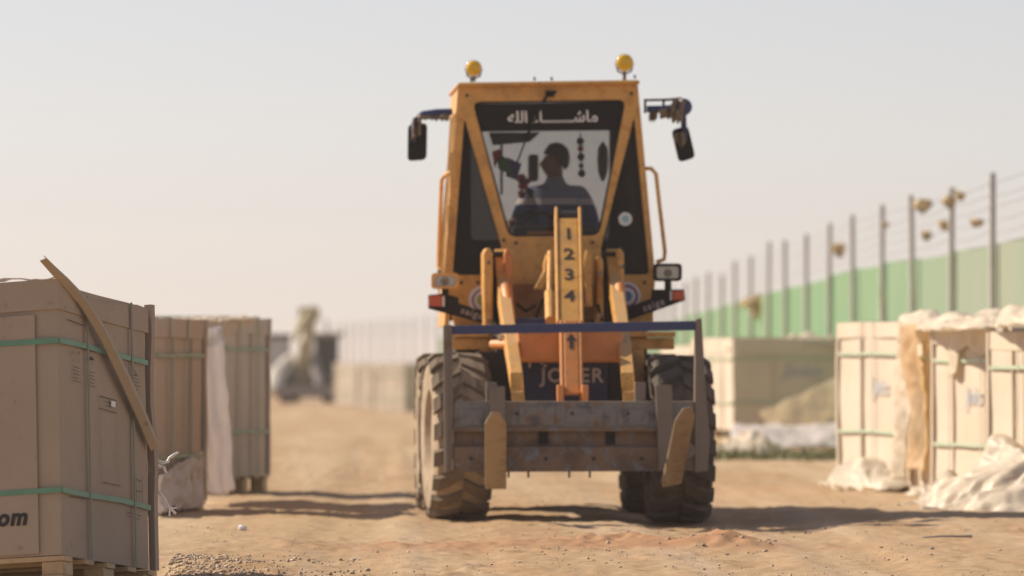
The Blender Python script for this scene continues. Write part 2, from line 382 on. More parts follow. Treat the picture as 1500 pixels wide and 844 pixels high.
py_ = 26.3 + 18 * rs.rand(n1) ** 1.5; px_ = (rs.rand(n1) * 1.16 - 0.08) * 1500
pa = np.stack([(px_ - 575) / F * py_, py_], -1)
keep = rs.rand(n1) < 0.35 + 0.65 * (vnoise(pa[:, 0] * 1.3, pa[:, 1] * 0.7, 30) > 0.0)
pa = pa[keep]
sz = 0.003 + 0.008 * rs.rand(len(pa)) ** 4 + 0.010 * (rs.rand(len(pa)) > 0.997)
n2 = 4200
pb = np.stack([-1.08 + 1.0 * rs.rand(n2) ** 1.3, 26.4 + 3.4 * rs.rand(n2)], -1)
pb = pb[rs.rand(n2) < np.clip(1.0 - (pb[:, 0] + 1.08) * 1.1 + 0.7 * vnoise(pb[:, 0] * 5, pb[:, 1] * 3, 31), 0, 1) * sstep(30.4, 28.8, pb[:, 1])]
szb = 0.003 + 0.012 * rs.rand(len(pb)) ** 3
n3 = 150
pc = np.stack([1.5 + 0.5 * rs.randn(n3), 31.2 + 0.6 * rs.randn(n3)], -1); szc = 0.003 + 0.013 * rs.rand(n3) ** 3
n4 = 11000
yt = 26.3 + 11 * rs.rand(n4) ** 1.4; pt = np.stack([((rs.rand(n4) * 1.1 - 0.05) * 1500 - 575) / F * yt, yt], -1)
pt = pt[rs.rand(n4) < 0.45 + 0.9 * vnoise(pt[:, 0] * 1.6, pt[:, 1] * 0.9, 33)]; szt = 0.0016 + 0.0026 * rs.rand(len(pt)) ** 2
gravel('gravel', 'loose pale gravel and clods strewn over the sandy track', np.concatenate([pa, pb, pc, pt]), np.concatenate([sz, szb, szc, szt]))

# ------------------------------------------------------------------ crumpled film
def crumple(name, fn, nu, nv, mat, amp=0.05, freq=5.0, seed=0.0, parent=None, thick=0.004, local=False, origin=None, fold=None):
    mb = MB(); vs = []
    for j in range(nv + 1):
        for i in range(nu + 1):
            p = Vector(fn(i / nu, j / nv))
            q = p * freq + Vector((seed, seed * 1.7, -seed))
            d = noise.noise_vector(q) + 0.5 * noise.noise_vector(q * 2.3) + 0.3 * noise.noise_vector(q * 4.7)
            rdg = 1 - abs(noise.noise(q * 0.8)) * 2
            if fold is None: vs.append(p + d * amp + Vector((0, -0.3, 0.4)) * (rdg * amp * 0.7)); continue
            a = fold + 0.5 * noise.noise(q * 0.25)                 # long creases running one way
            s1, s2 = p.x * math.cos(a) + p.z * math.sin(a), -p.x * math.sin(a) + p.z * math.cos(a)
            h = 0
            for k_, g_ in ((1, 1.0), (2.1, .40), (4.4, .07)):
                h += g_ * (2.6 * math.sqrt(noise.noise(Vector((s1 * freq * .30 * k_ + seed, s2 * freq * k_ * .95, p.y * freq * .35 * k_ + seed))) ** 2 + .003) - .7)
            vs.append(p + d * amp * .22 + Vector((-.45, -.30, .55)) * (h * amp))
    mb.add(vs, [(j * (nu + 1) + i, j * (nu + 1) + i + 1, (j + 1) * (nu + 1) + i + 1, (j + 1) * (nu + 1) + i) for j in range(nv) for i in range(nu)])
    o = obj(name, mb, mat, parent, smooth='full', local=local, origin=origin)
    so_ = o.modifiers.new('thickness', 'SOLIDIFY'); so_.thickness = thick; so_.offset = 0
    return o

# ------------------------------------------------------------------ cartons and pallets
def grid_box(x0, y0, z0, x1, y1, z1, n, warp, seed, sag=None):
    bm = bmesh.new(); bmesh.ops.create_cube(bm, size=1.0)
    bmesh.ops.subdivide_edges(bm, edges=bm.edges[:], cuts=n, use_grid_fill=True)
    mb = MB()
    for v in bm.verts:
        c = v.co + Vector((.5, .5, .5)); p = Vector((x0 + (x1 - x0) * c.x, y0 + (y1 - y0) * c.y, z0 + (z1 - z0) * c.z))
        inn = lambda q: min(q, 1 - q) * 2
        q = p * 2.2 + Vector((seed, seed, 0)); d = noise.noise_vector(q)
        p += Vector((d.x, d.y, d.z)) * warp
        if sag: p.z += sag(abs(p.x), p.y, c.z)
        mb.v.append(p)
    bm.verts.index_update()
    mb.f = [tuple(v.index for v in f.verts) for f in bm.faces]; bm.free()
    return mb
def frame3(e1, e2, o):
    """matrix: text x along e1, text y along e2, at o"""
    e1 = Vector(e1).normalized(); e2 = Vector(e2); e2 = (e2 - e1 * e2.dot(e1)).normalized(); e3 = e1.cross(e2)
    return Matrix(((e1.x, e2.x, e3.x, o[0]), (e1.y, e2.y, e3.y, o[1]), (e1.z, e2.z, e3.z, o[2]), (0, 0, 0, 1)))
STR = 0.024
def carton(label, corner, yaw, side, L, D, H, mat, pitch=0, roll=0, lid=0.12, group=None, straps=(0.25, 0.78), vstraps=(0.3, 0.72), sm=None, vm=None, over=True,
           seams=(), warp=0.012, seed=0, sag=None, end_gap=True, logo=None, logo_front=None, fseams=()):
    """corrugated carton; local origin = near bottom corner, long front face at y = 0 running to x = side*L, side face at x = 0 running to y = D"""
    M = Matrix.Rotation(R(yaw), 4, 'Z') @ Matrix.Rotation(R(pitch), 4, 'X') @ Matrix.Rotation(R(roll), 4, 'Y')
    t = thing('carton', label, 'carton', corner, M, group); s = side; sm = sm or strapm; vm = vm or sm
    e = 0.07 if end_gap else 0.0
    X = lambda a: s * a
    obj('body', grid_box(X(0), 0, 0, X(L), D - e, H - 0.02, 7, warp, seed, None), mat, t, local=True)
    obj('lid', grid_box(X(-0.010), -0.012, H - lid, X(L + 0.01), D - e * 0.6, H, 7, warp * 1.0, seed + 3, sag), mat, t, local=True)
    if end_gap:      # the wrap's standing end flap beside the dark gap
        obj('dark_gap_board', MB().box((X(0.03), D - e - 0.002, 0.02), (X(L), D - 0.012, H - 0.03)), darkgap, t, local=True)
        mb = MB(); n = 8
        for k in range(n):
            z0, z1 = H * k / n, H * (k + 1) / n
            o0, o1 = 0.012 + 0.012 * noise.noise((seed, z0 * 3, 1)), 0.012 + 0.012 * noise.noise((seed, z1 * 3, 1))
            mb.hexa([(X(0.02), D - 0.028 + o0, z0), (X(-o0), D - 0.030 + o0, z0), (X(-o0 - .006), D + o0, z0), (X(0.02), D + o0, z0),
                     (X(0.02), D - 0.028 + o1, z1), (X(-o1), D - 0.030 + o1, z1), (X(-o1 - .006), D + o1, z1), (X(0.02), D + o1, z1)])
        obj('end_flap', mb, mat, t, local=True)
    pr = 0.011 + max(warp, 0.006)
    for z in straps:
        z *= H; mb = MB(); w = STR / 2; dz = lambda a, b: 0.010 * noise.noise((a * 2, b * 2, seed + z))
        for (a0, b0, a1, b1) in ((-pr, -pr, L, -pr), (-pr, -pr, -pr, D - e)):
            n = 6
            for k in range(n):
                f0, f1 = k / n, (k + 1) / n
                A = (a0 + (a1 - a0) * f0, b0 + (b1 - b0) * f0); B = (a0 + (a1 - a0) * f1, b0 + (b1 - b0) * f1)
                th = (0, 0.003) if b0 == b1 else (0.003, 0)
                mb.hexa([(X(A[0]), A[1], z - w + dz(*A)), (X(B[0]), B[1], z - w + dz(*B)), (X(B[0] + th[0]), B[1] + th[1], z - w + dz(*B)), (X(A[0] + th[0]), A[1] + th[1], z - w + dz(*A)),
                         (X(A[0]), A[1], z + w + dz(*A)), (X(B[0]), B[1], z + w + dz(*B)), (X(B[0] + th[0]), B[1] + th[1], z + w + dz(*B)), (X(A[0] + th[0]), A[1] + th[1], z + w + dz(*A))])
        obj('strap', mb, sm, t, local=True)
    for b in vstraps:
        b *= D; w = STR / 3
        sg = sag(0, b, 1) if sag else 0
        mb = MB(); mb.box((X(-pr), b - w, 0.0), (X(-pr - 0.003), b + w, H + 0.008 + sg))
        if over: mb.box((X(-pr - 0.003), b - w, H + 0.008), (X(L), b + w, H + 0.011))
        obj('strap', mb, vm, t, local=True)
    for b in seams:       # creased panel edges on the side face: narrow proud boards
        obj('board_seam', MB().hexa([(X(-warp - .002), b, 0.005), (X(-warp - .006), b + 0.012, 0.005), (X(0), b + .013, 0.005), (X(0), b, 0.005),
                                     (X(-warp - .002), b + .02, H - lid), (X(-warp - .006), b + 0.032, H - lid), (X(0), b + .033, H - lid), (X(0), b + .02, H - lid)]), mat, t, local=True)
    for a in fseams:
        obj('board_seam', MB().box((X(a), -warp - .006, 0.005), (X(a + .014), 0, H - lid)), mat, t, local=True)
    if logo:
        body, size, b, z, m = logo
        textobj('lettering', body, size, m, frame3((0, 1, 0) if s < 0 else (0, -1, 0), (0, 0, 1), (X(-warp - .004), b, z)), t, shear=0.15)
    if logo_front:
        body, size, a, z, m = logo_front
        textobj('lettering', body, size, m, frame3((1, 0, 0), (0, 0, 1), (X(a), -warp - .004, z)), t, shear=0.25)
    return t
def pallet(label, ref, L, D, side, group, h=0.10):
    """wooden pallet lying under a carton (same placing as the carton it carries)"""
    t = thing('wooden_pallet', label, 'pallet', ref.location, ref.rotation_euler, group); s = side
    nb = 5
    for k in range(nb):
        y0 = k * (D - 0.10) / (nb - 1)
        obj('deck_board', MB().box((s * -0.01, y0, -0.024), (s * (L + .01), y0 + 0.10, -0.003)), wood, t, local=True)
    for x in (0.0, L / 2 - .05, L - 0.10):
        for y in (0.01, D / 2 - .06, D - 0.13):
            obj('block', MB().box((s * x, y, -h), (s * (x + 0.10), y + 0.12, -0.025)), wood, t, bevel=0.004, local=True)
        obj('runner', MB().box((s * x, 0, -h - 0.02), (s * (x + 0.10), D, -h - 0.001)), wood, t, local=True)
    return t

# --- the near carton on the left
Yn = 26.3; YAW = -20.0; Dn, Hn = 1.09, 1.23; Ln = 2.3
cn = P(90, 813, Yn)
def near_sag(a, b, cz):
    if cz < 0.45: return 0
    t = max(0.0, min(1.0, b / Dn)); k = 0.055 * math.sin(math.pi * t ** 0.62)
    return -k * (1 - min(1, a / 0.5)) * (cz - 0.45) / 0.55 - 0.018 * (1 - min(1, a / 0.3)) * (t > 0.9)
near = carton('large brown carton at the front with green straps and loose diagonal corner board', cn, YAW, -1, Ln, Dn, Hn, kraft, pitch=-5.6, roll=-3.6, lid=0.135,
              group='cartons lining the left of the track', straps=(0.233, 0.775), vstraps=(0.28, 0.76), warp=0.003, seed=2, sag=near_sag, vm=strapv, over=False)
def sp(px, py):      # photograph pixel -> (along side face, height)
    d = px - 90; yt = 405 + .356 * d; yb = 812 + .17 * d
    return d / 132 * Dn, (yb - py) / (yb - yt) * Hn
def fp(px, py):      # photograph pixel -> (along front face to the left, height)
    d = 90 - px; yt = 405 + .078 * d; yb = 812 + .067 * d
    return d * Yn / F / math.cos(R(YAW)), (yb - py) / (yb - yt) * Hn
a0, _ = fp(58, 460)
obj('front_flap', MB().box((-Ln, -0.013, 0.01), (-a0, -0.004, Hn * 0.875)), kraft, near, local=True, bevel=0.002)
a1, z1 = fp(20, 759)
textobj('lettering', 'www.panels.com'[-4:], 0.105, omm, frame3((1, 0, 0), (0, 0, 1), (-a1 - 0.045, -0.0160, z1)), near, shear=0.2, bold=0.004, spacing=1.12)
mb = MB()
def pq(x0, y0, x1, y1, w=1.2):     # a printed stroke on the side face
    A = Vector((0, *sp(x0, y0))); B = Vector((0, *sp(x1, y1))); d = (B - A).normalized(); n = Vector((0, -d.z, d.y)) * (w * 0.0016)
    mb.add([Vector((0.0115, 0, 0)) + q for q in (A - n, B - n, B + n, A + n)], [(0, 1, 2, 3)])
def flush(name='printed_mark'):
    global mb
    if mb.v: obj(name, mb, printm, near, local=True)
    mb = MB()
def block_text(x, y, n, w):
    flush()
    for k in range(n):
        pq(x, y + k * 5.2, x + w * (0.7 + 0.3 * random.random()), y + k * 5.2 + w * 0.30, 0.9)
        flush('printed_line')
pq(108, 513, 108, 530, .9); pq(116, 514, 116, 531, .9); pq(106, 517, 108, 512.5, .9); pq(110, 517, 108, 512.5, .9); pq(114, 518, 116, 513.5, .9); pq(118, 518, 116, 513.5, .9)
block_text(107, 535, 5, 12); block_text(129, 543, 5, 11); block_text(194, 551, 6, 9)
flush()
for k in range(5): pq(134 - (k + 1), 521 + k * 1.2, 134 + k, 522 + k * 1.3, 1.3)
pq(134, 526, 134, 541, .8)
flush()
for k in range(6): pq(172 + k * 2, 533 + 2 * (k % 2), 176 + k, 541 + 3 * (k % 3), 1.5)
pq(174, 541, 179, 551, 1.6); pq(183, 543, 178, 551, 1.6)
flush(); pq(193, 533, 194, 545, 2); pq(195, 545, 198, 551, 2); pq(191, 551, 199, 553, 1.4)
block_text(175, 557, 2, 6)
pq(144, 580, 168, 588); pq(144, 598, 168, 606); pq(144, 580, 144, 702, .7); pq(146, 706, 172, 712, 1); pq(168, 588, 168, 711, .5); pq(150, 588, 158, 591, .8); pq(152, 594, 160, 597, .8)
flush('printed_frame'); pq(194, 696, 194, 737, 1.1); pq(203, 698, 203, 741, 1.1); pq(194, 703, 203, 706, .9); pq(194, 719, 203, 721, .9); pq(194, 735, 203, 738, .5)
block_text(180, 750, 2, 8); block_text(194, 754, 2, 7)
for q_ in ((102, 466, 124, 476, 1.4), (101, 502, 140, 516, .8), (100, 726, 122, 730, 1.0)): pq(*q_); flush('board_slot')
b0, z0 = sp(160, 592); b2, z2 = sp(166, 590)
obj('paper_label', MB().box((0.0118, b0, z0 - .012), (0.0128, b0 + 0.05, z0 + .014)), white, near, local=True)
pallet('pale wooden pallet tilted under the large front carton', near, Ln, Dn, -1, 'pallets under the cartons', h=0.085)
# lip of pale film along the top front edge
def lipf(u, v):
    return near.matrix_basis @ Vector((-0.75 + 0.75 * u, -0.015 + 0.05 * v, Hn + 0.004 + 0.006 * math.sin(u * 19)))
crumple('torn_film', lipf, 40, 3, filmw, 0.012, 7, 3.1)
tag(bpy.data.objects['torn_film'], 'frayed pale film edge lying along the top of the large front carton', 'plastic film')
# loose corner board
Mn = Matrix.Translation(cn) @ near.rotation_euler.to_matrix().to_4x4()
def sp3(px, py, out):
    b, z = sp(px, py); return Vector((out, b, z))
mb = MB(); prev = None
stations = [(68, 373, 0.020, 4.5), (82, 391, 0.022, 6), (97, 411, 0.030, 8), (116, 440, 0.045, 9.5), (140, 488, 0.055, 11.5), (170, 555, 0.055, 13.5), (196, 613, 0.050, 14), (214, 655, 0.045, 13)]
rings = []
for i, (px, py, out, w) in enumerate(stations):
    c = sp3(px, py, out); q = stations[min(i + 1, len(stations) - 1)]; r_ = stations[max(i - 1, 0)]
    d = (sp3(q[0], q[1], q[2]) - sp3(r_[0], r_[1], r_[2])).normalized(); nrm = Vector((1, 0, 0)); sd = d.cross(nrm).normalized() * (w * 0.0026)
    if sd.y > 0: sd = -sd
    rings.append([c + sd * 1.05 + Vector((-.014, 0, 0)), c + sd * 0.25 + Vector((.012, 0, 0)), c - sd + Vector((0.0, 0, 0)), c - sd * .95 + Vector((-.005, 0, 0)), c + sd * 0.22 + Vector((.006, 0, 0)), c + sd + Vector((-.020, 0, 0))])
for A, B in zip(rings[:-1], rings[1:]):
    o_ = len(mb.v); mb.v += [Mn @ p for p in A + B]
    mb.f += [(o_ + k, o_ + (k + 1) % 6, o_ + 6 + (k + 1) % 6, o_ + 6 + k) for k in range(6)]
nv_ = len(mb.v); mb.f += [tuple(range(6)), tuple(range(nv_ - 6, nv_))]
tag(obj('corner_board', mb, kraftd, origin=Mn @ sp3(140, 488, 0.05)), 'loose ochre cardboard corner board slanting across the front carton', 'corner board')
# frayed white film strips
def ribbon(label, pts, w, Y0):
    path = [P(x, y, Y0 + dy) for x, y, dy in pts]; mb = MB()
    fine = []
    for i in range(len(path) - 1):
        for k in range(4):
            q = path[i].lerp(path[i + 1], k / 4); fine.append(q + noise.noise_vector(q * 25) * 0.006)
    fine.append(path[-1])
    mb.tube(fine, [w * (0.65 + 0.6 * abs(noise.noise(p * 40))) for p in fine], 6)
    return mb
mb = ribbon('', [(225, 670, 0), (231, 674, 0), (238, 678, .0), (245, 676, .02), (247, 670, .03), (253, 667, .03), (261, 663, .05)], 0.008, 27.62)
tag(obj('torn_film_strip', mb, white, origin=P(218, 670, 27.62), smooth='full'), 'thin white torn strip pointing up beside the front carton edge', 'plastic strip', 'torn strips on the front carton')
mb = ribbon('', [(225, 680, 0), (233, 684, 0), (240, 685, .0), (244, 692, .02)], 0.008, 27.62)
tag(obj('torn_film_strip', mb, white, origin=P(218, 680, 27.62), smooth='full'), 'short white torn strip just under the upturned strip on the front carton', 'plastic strip', 'torn strips on the front carton')
mb = ribbon('', [(225, 709, 0), (233, 721, 0), (241, 733, .0), (250, 746, .02), (257, 753, .03)], 0.010, 27.62)
m2 = ribbon('', [(250, 744, .02), (255, 745, .02), (259, 744, .03)], 0.005, 27.62); mb.add(m2.v, m2.f)
m2 = ribbon('', [(250, 744, .02), (248, 751, .02), (248, 756, .02)], 0.005, 27.62); mb.add(m2.v, m2.f)
tag(obj('torn_film_strip', mb, white, origin=P(218, 709, 27.62), smooth='full'), 'longest white torn strip hanging down with a frayed end by the front carton', 'plastic strip', 'torn strips on the front carton')

# --- further cartons of the left row
GL = 'cartons lining the left of the track'
cb = carton('brown carton behind the front one with dusty film at its foot', P(226, 738, 37.4), -15, -1, 2.3, 1.08, 1.17, kraftg, pitch=-0.3, group=GL, seed=5,
            straps=(0.25, 0.80), vstraps=(0.25, 0.6), seams=(0.35, 0.75), sm=strapv2, vm=strapv2)
pallet('wooden pallet under the second carton of the left row', cb, 2.3, 1.08, -1, 'pallets under the cartons')
cc = carton('farthest brown carton of the left row with whitish film on its near side', P(327, 698, 43.4), -16, -1, 2.3, 1.10, 1.17, kraftg, pitch=-0.6, group=GL, seed=9,
            straps=(0.28, 0.80), vstraps=(0.3, 0.72), seams=(0.28, 0.62), sm=strapv2, vm=strapv2)
pallet('wooden pallet under the farthest carton of the left row', cc, 2.3, 1.10, -1, 'pallets under the cartons', h=0.13)
def whitewrap(u, v):
    x = 287 + 40 * u + 16 * (1 - v); x = x + (v - 0.5) * 0
    return P(286 + 38 * u + 20 * (1 - v), 726 - 250 * v - 10 * u * (1 - v) + 6 * math.sin(u * 3), 38.9 + 2.2 * u)
tag(crumple('plastic_wrap', whitewrap, 26, 40, filmw, 0.018, 4, 4.0), 'tall whitish wrap sheet hanging between the two rear left cartons', 'plastic wrap')
def footfilm(u, v): return P(226 + 75 * u, 752 - 66 * v * (0.75 + 0.5 * u) - 12 * u, 36.9 + 1.7 * u - 0.10 * (1 - v))
tag(crumple('plastic_wrap', footfilm, 34, 24, filmw, 0.03, 6, 8.0), 'low dusty film sagging around the foot of the second left carton', 'plastic wrap')
def topfilm(u, v): return P(224 + 160 * u, 478 - 6 * u - 4 * v, 37.6 + 6.0 * u + 0.8 * v) + Vector((-.05, 0, .02))
tag(crumple('plastic_wrap', topfilm, 50, 8, film, 0.025, 5, 2.0), 'pale film lying along the tops of the rear left cartons', 'plastic wrap')

# --- cartons of the right row
GR = 'cartons lining the right of the track'
def rc(label, px, y, Y, yaw, D, seed, **kw):
    return carton(label, P(px, y, Y), yaw, 1, 2.2, D, 1.19, kraftl, group=GR, seed=seed, warp=0.014, sm=strapp, vm=strapk, **kw)
LG = lambda b: ('Jinko', 0.19, b, 0.70, bluep)
# yaw: the face at x = 0 runs away from the camera and towards the track
rA = rc('sunlit pale carton with blue print and amber film on its near edge', 1352, 706, 44.0, 13.0, 2.1, 11, seams=(0.55, 1.45), vstraps=(0.55, 1.45 / 2.1), straps=(0.30, 0.80), logo=LG(1.0))
rB = rc('narrow looking pale carton between amber film and a dark gap', 1401, 716, 42.9, 13.0, 1.05, 12, seams=(0.35, 0.7), vstraps=(0.5,), straps=(0.30, 0.80), logo=('J', 0.20, 0.3, 0.70, bluep))
rC = rc('pale carton with blue print under a draped film sheet', 1484, 731, 40.9, 13.0, 1.75, 13, seams=(0.5, 1.25), vstraps=(0.35, 0.75), straps=(0.30, 0.80), logo=LG(0.8))
rD = rc('pale carton cut by the right edge of the picture behind the film heap', 1590, 752, 38.8, 13.0, 1.95, 14, seams=(0.6, 1.4), vstraps=(0.3, 0.65), straps=(0.30, 0.80))
for t_, D_, l_ in ((rA, 2.1, 'wooden pallet under the carton with the amber film'), (rB, 1.05, 'wooden pallet showing dark gaps under the narrow pale carton'),
                   (rC, 1.75, 'wooden pallet mostly buried in film under the draped carton'), (rD, 1.95, 'wooden pallet under the carton at the right edge')):
    pallet(l_, t_, 2.2, D_, 1, 'pallets under the cartons')
# shaded carton further back, then those half hidden by the loader
rE = carton('shaded brown carton seen end on beyond the sunlit right row', P(1074, 630, 66.0), 9.0, 1, 2.2, 2.2, 1.02, kraftl, group=GR, seed=21, sm=strapp, vm=strapk, straps=(0.3, 0.78),
            vstraps=(0.3, 0.7), seams=(0.5, 1.1, 1.6), fseams=(0.45, 0.95), logo_front=('Jinko', 0.22, 0.78, 0.66, bluep), lid=0.17)
pallet('wooden pallet under the shaded carton beyond the right row', rE, 2.2, 2.2, 1, 'pallets under the cartons')
rF = carton('pale carton half hidden behind the right wheel of the loader', P(1018, 641, 78.0), 9.0, 1, 1.3, 2.2, 1.20, kraftl, group=GR, seed=22, sm=strapp)
def cfar(label, px, y, Y, yaw, seed, L=2.2, D=1.15):
    p = P(px, y, Y); p.z = g1(p.x, p.y) + 0.02
    return carton(label, p, yaw, 1, L, D, 1.25, kraftl, group=GR, seed=seed, sm=strapp, warp=0.02)
cfar('far blurred pale carton just left of the loader wheel', 592, 600, 158.0, 44, 31, 1.2, 1.2)
cfar('far pale carton second from the loader wheel beyond the track', 566, 600, 166.0, 44, 32, 1.2, 1.2)
cfar('far pale carton nearest the distant digger', 527, 598, 176.0, 40, 33, 1.3, 1.2)

# plastic heaps and drapes on the right
def heap(name, label, px, py, Y, w, d, h, mat, seed, nu=60, nv=40, amp=0.07, freq=4.5, cat='plastic film', ph=0.6, fold=-0.85):
    c = P(px, py, Y)
    def fn(u, v):
        x = (u - .5) * 2; y = (v - .5) * 2; r = math.sqrt(x * x + y * y)
        k = max(0.0, 1 - r ** 2) ** ph
        return (c.x + x * w / 2, c.y + y * d / 2, c.z - 0.03 + h * k * (0.75 + 0.5 * noise.noise(Vector((x * 2 + seed, y * 2, seed)))))
    return tag(crumple(name, fn, int(nu * 1.4), int(nv * 1.4), mat, amp, freq * 1.25, seed, fold=fold), label, cat)
heap('film_heap', 'big rumpled heap of dusty film at the right edge on the ground', 1505, 744, 39.6, 1.5, 3.4, 0.50, film, 1.3, 90, 90, 0.085, 3.3, ph=0.9)
heap('film_heap', 'low rumpled film spilling in front of the pallet by the dark gap', 1418, 735, 41.0, 0.65, 1.8, 0.26, film, 5.3, 50, 50, 0.055, 5)
heap('film_heap', 'pale film bunched at the foot of the carton with amber film', 1300, 706, 45.4, 0.9, 2.2, 0.34, film, 7.7, 60, 50, 0.055, 4)
heap('film_heap', 'small white film scrap lying on the sand before the pallets', 1352, 720, 43.0, 0.24, 0.5, 0.07, film, 2.2, 24, 16, 0.03, 9)
heap('film_heap', 'rumpled film mound on top of the draped carton', 1440, 476, 41.8, 0.75, 1.8, 0.17, film, 3.9, 60, 50, 0.03, 4, fold=-0.4)
heap('film_heap', 'rumpled film mound on top of the carton at the right edge', 1528, 470, 39.8, 0.6, 1.8, 0.20, film, 8.9, 50, 50, 0.03, 4, fold=-0.4)
heap('film_heap', 'long film roll lying on top of the shaded carton', 1165, 503, 67.0, 1.7, 1.8, 0.13, film, 6.1, 60, 30, 0.06, 4)
heap('film_heap', 'dark creased film crumpled at the foot of the shaded carton', 1100, 672, 60.5, 0.75, 1.3, 0.30, film, 4.4, 50, 40, 0.09, 5)
def amberf(u, v):
    return P(1336 + 19 * u + 4 * math.sin(v * 5) + 2 * (1 - v) - 5 * v * v, 690 - 215 * v, 43.75 - 0.5 * u) + Vector((-0.03 - 0.03 * math.sin(u * 6.3), 0, 0))
tag(crumple('film_sheet', amberf, 24, 50, filmo, 0.025, 4, 1.1), 'tall amber film sheet hanging beside the second pale carton', 'plastic film')
def amberw(u, v):
    return P(1318 + 26 * u + 7 * v * v, 700 - 215 * v + 6 * u, 44.3 - 0.5 * u) + Vector((-0.05 - 0.03 * math.sin(u * 8), 0, 0))
tag(crumple('film_sheet', amberw, 24, 50, film, 0.03, 4, 9.1), 'pale wrinkled film curtain in front of the amber sheet', 'plastic film')
def drape(u, v):
    ed = 1 - v * (0.72 + 0.35 * noise.noise(Vector((u * 5, 0, 3))) + (0.5 if u > 0.88 or u < 0.12 else 0))
    return P(1402 + 84 * u, 545 - 82 * (ed + 0.0), 42.5 - 1.6 * u) + Vector((-0.05, 0, 0))
def drape2(u, v):
    low = 510 + 22 * noise.noise(Vector((u * 4, 0.5, 3))) + (60 if u > 0.86 else 0) + (30 if u < 0.15 else 0)
    return P(1402 + 84 * u, 465 + (low - 465) * v, 42.15 - 1.6 * u) + Vector((-0.05 - 0.02 * math.sin(u * 20), 0, 0))
tag(crumple('film_sheet', drape2, 46, 24, film, 0.022, 5, 5.5), 'torn pale film draped over the top edge of the printed carton', 'plastic film')
def topA(u, v): return P(1330 + 75 * u, 470 - 16 * math.sin(math.pi * min(1, u * 1.1)) * v + 12 * (1 - v), 43.7 - 1.0 * u + 0.8 * v) + Vector((-.05, 0, 0))
tag(crumple('film_sheet', topA, 36, 14, film, 0.03, 5, 12.5), 'film folded over the top corner above the amber sheet', 'plastic film')
def clothE(u, v): return P(1110 + 115 * u + 30 * (1 - v), 640 - 85 * v * (0.4 + 0.6 * u), 65.6 - 0.05 * v) + Vector((0, -0.08, 0))
tag(crumple('film_sheet', clothE, 36, 24, film, 0.035, 3, 14.5), 'dusty film sheet leaning against the front of the shaded carton', 'plastic film')
def footE(u, v): return P(1072 + 165 * u, 658 - 34 * v, 64.2 + 0.8 * v)
tag(crumple('film_sheet', footE, 46, 10, filmw, 0.05, 3, 16.5), 'long greyish film lying along the foot of the shaded carton', 'plastic film')

# dusty weeds at the foot of the shaded carton
mb = MB(); rw = random.Random(4)
for k in range(1500):
    px = 1035 + 205 * rw.random(); Y = 56.5 + 5.0 * rw.random(); x = (px - 575) / F * Y; z = g1(x, Y)
    hh = 0.03 + 0.09 * rw.random() * max(0.15, 0.5 + noise.noise((x * 2.5, Y * 0.7, 0)))
    a = rw.random() * 6.28; w = 0.006 + .008 * rw.random(); dx = Vector((math.cos(a), math.sin(a), 0)); b_ = Vector((x, Y, z - .005))
    tip = b_ + Vector(((rw.random() - .5) * .08, (rw.random() - .5) * .08, hh))
    mb.add([b_ - dx * w, b_ + dx * w, b_.lerp(tip, .6) + dx * w * 1.3, tip, b_.lerp(tip, .6) - dx * w * 1.3], [(0, 1, 2, 3, 4)])
weedm = flat('dusty_green_weed', (0.20, 0.21, 0.10), 0.8, 0, 0.4)
o = obj('weeds', mb, weedm); o['kind'] = 'stuff'; o['label'] = 'low dusty green weeds in front of the shaded carton'
# stick and pale stone on the sand
s0, s1 = P(1352, 793, 32.2), P(1424, 793, 32.2); s0.z = g1(s0.x, s0.y) + .012; s1.z = g1(s1.x, s1.y) + .016
mb = MB(); mb.tube([s0, s0.lerp(s1, .4) + Vector((0, 0, .004)), s0.lerp(s1, .75), s1], [0.004, .006, .007, .010], 7)
tag(obj('stick', mb, flat('dry_grey_wood', (0.34, 0.30, 0.25), 0.8), origin=s0), 'thin dry grey stick lying on the sand right of the reddish heap', 'stick')
c = P(355, 779, 34.0); c.z = g1(c.x, c.y) + .012
mb = MB(); mb.lathe([(-.018, .006), (-.012, .022), (0, .028), (.012, .02), (.017, .005)], c, (0.2, 0.3, 1), 9)
tag(obj('pale_stone', mb, white, origin=c), 'small pale stone lying on the sunlit sand beside the left shadow', 'stone')

# ------------------------------------------------------------------ fence on the right
fpath = [Vector((5.5, 46 + 0.0, 0)), Vector((5.5, 130, 0)), Vector((3.6, 150, 0)), Vector((1.1, 180, 0)), Vector((-1.4, 212, 0)), Vector((-3.4, 240, 0))]
def along(s):
    for a, b in zip(fpath[:-1], fpath[1:]):
        l = (b - a).length
        if s <= l: return a + (b - a) * (s / l), (b - a).normalized()
        s -= l
    return fpath[-1].copy(), (fpath[-1] - fpath[-2]).normalized()
S0, DS = 54.35 - 46, 4.1
fence = thing('fence', 'long green sheet fence with tall grey posts and wire strands on top', 'fence', (5.5, 54, 0))
posts = [(-2, 0)] ; spans = []
k = -2; ptops = []
while S0 + k * DS < 178:
    p, d = along(max(0, S0 + k * DS)); z = g1(p.x, p.y); ht = 2.70 + 0.05 * noise.noise((k * 1.7, 0, 0)) - (0.12 if k == 11 else 0) + (0.10 if k in (8,) else 0)
    n = Vector((-d.y, d.x, 0)); tl = 0.026 * noise.noise((k * 2.3, 4, 0))
    mb = MB()
    mb.tube([p + Vector((0, 0, z - .1)), p + Vector((tl, 0, z + ht * .5)), p + Vector((tl * 3, 0, z + ht))], .033, 10)
    obj('post', mb, postm, fence, smooth=True)
    ptops.append((p, n, z, ht)); k += 1
mats_cache = {}
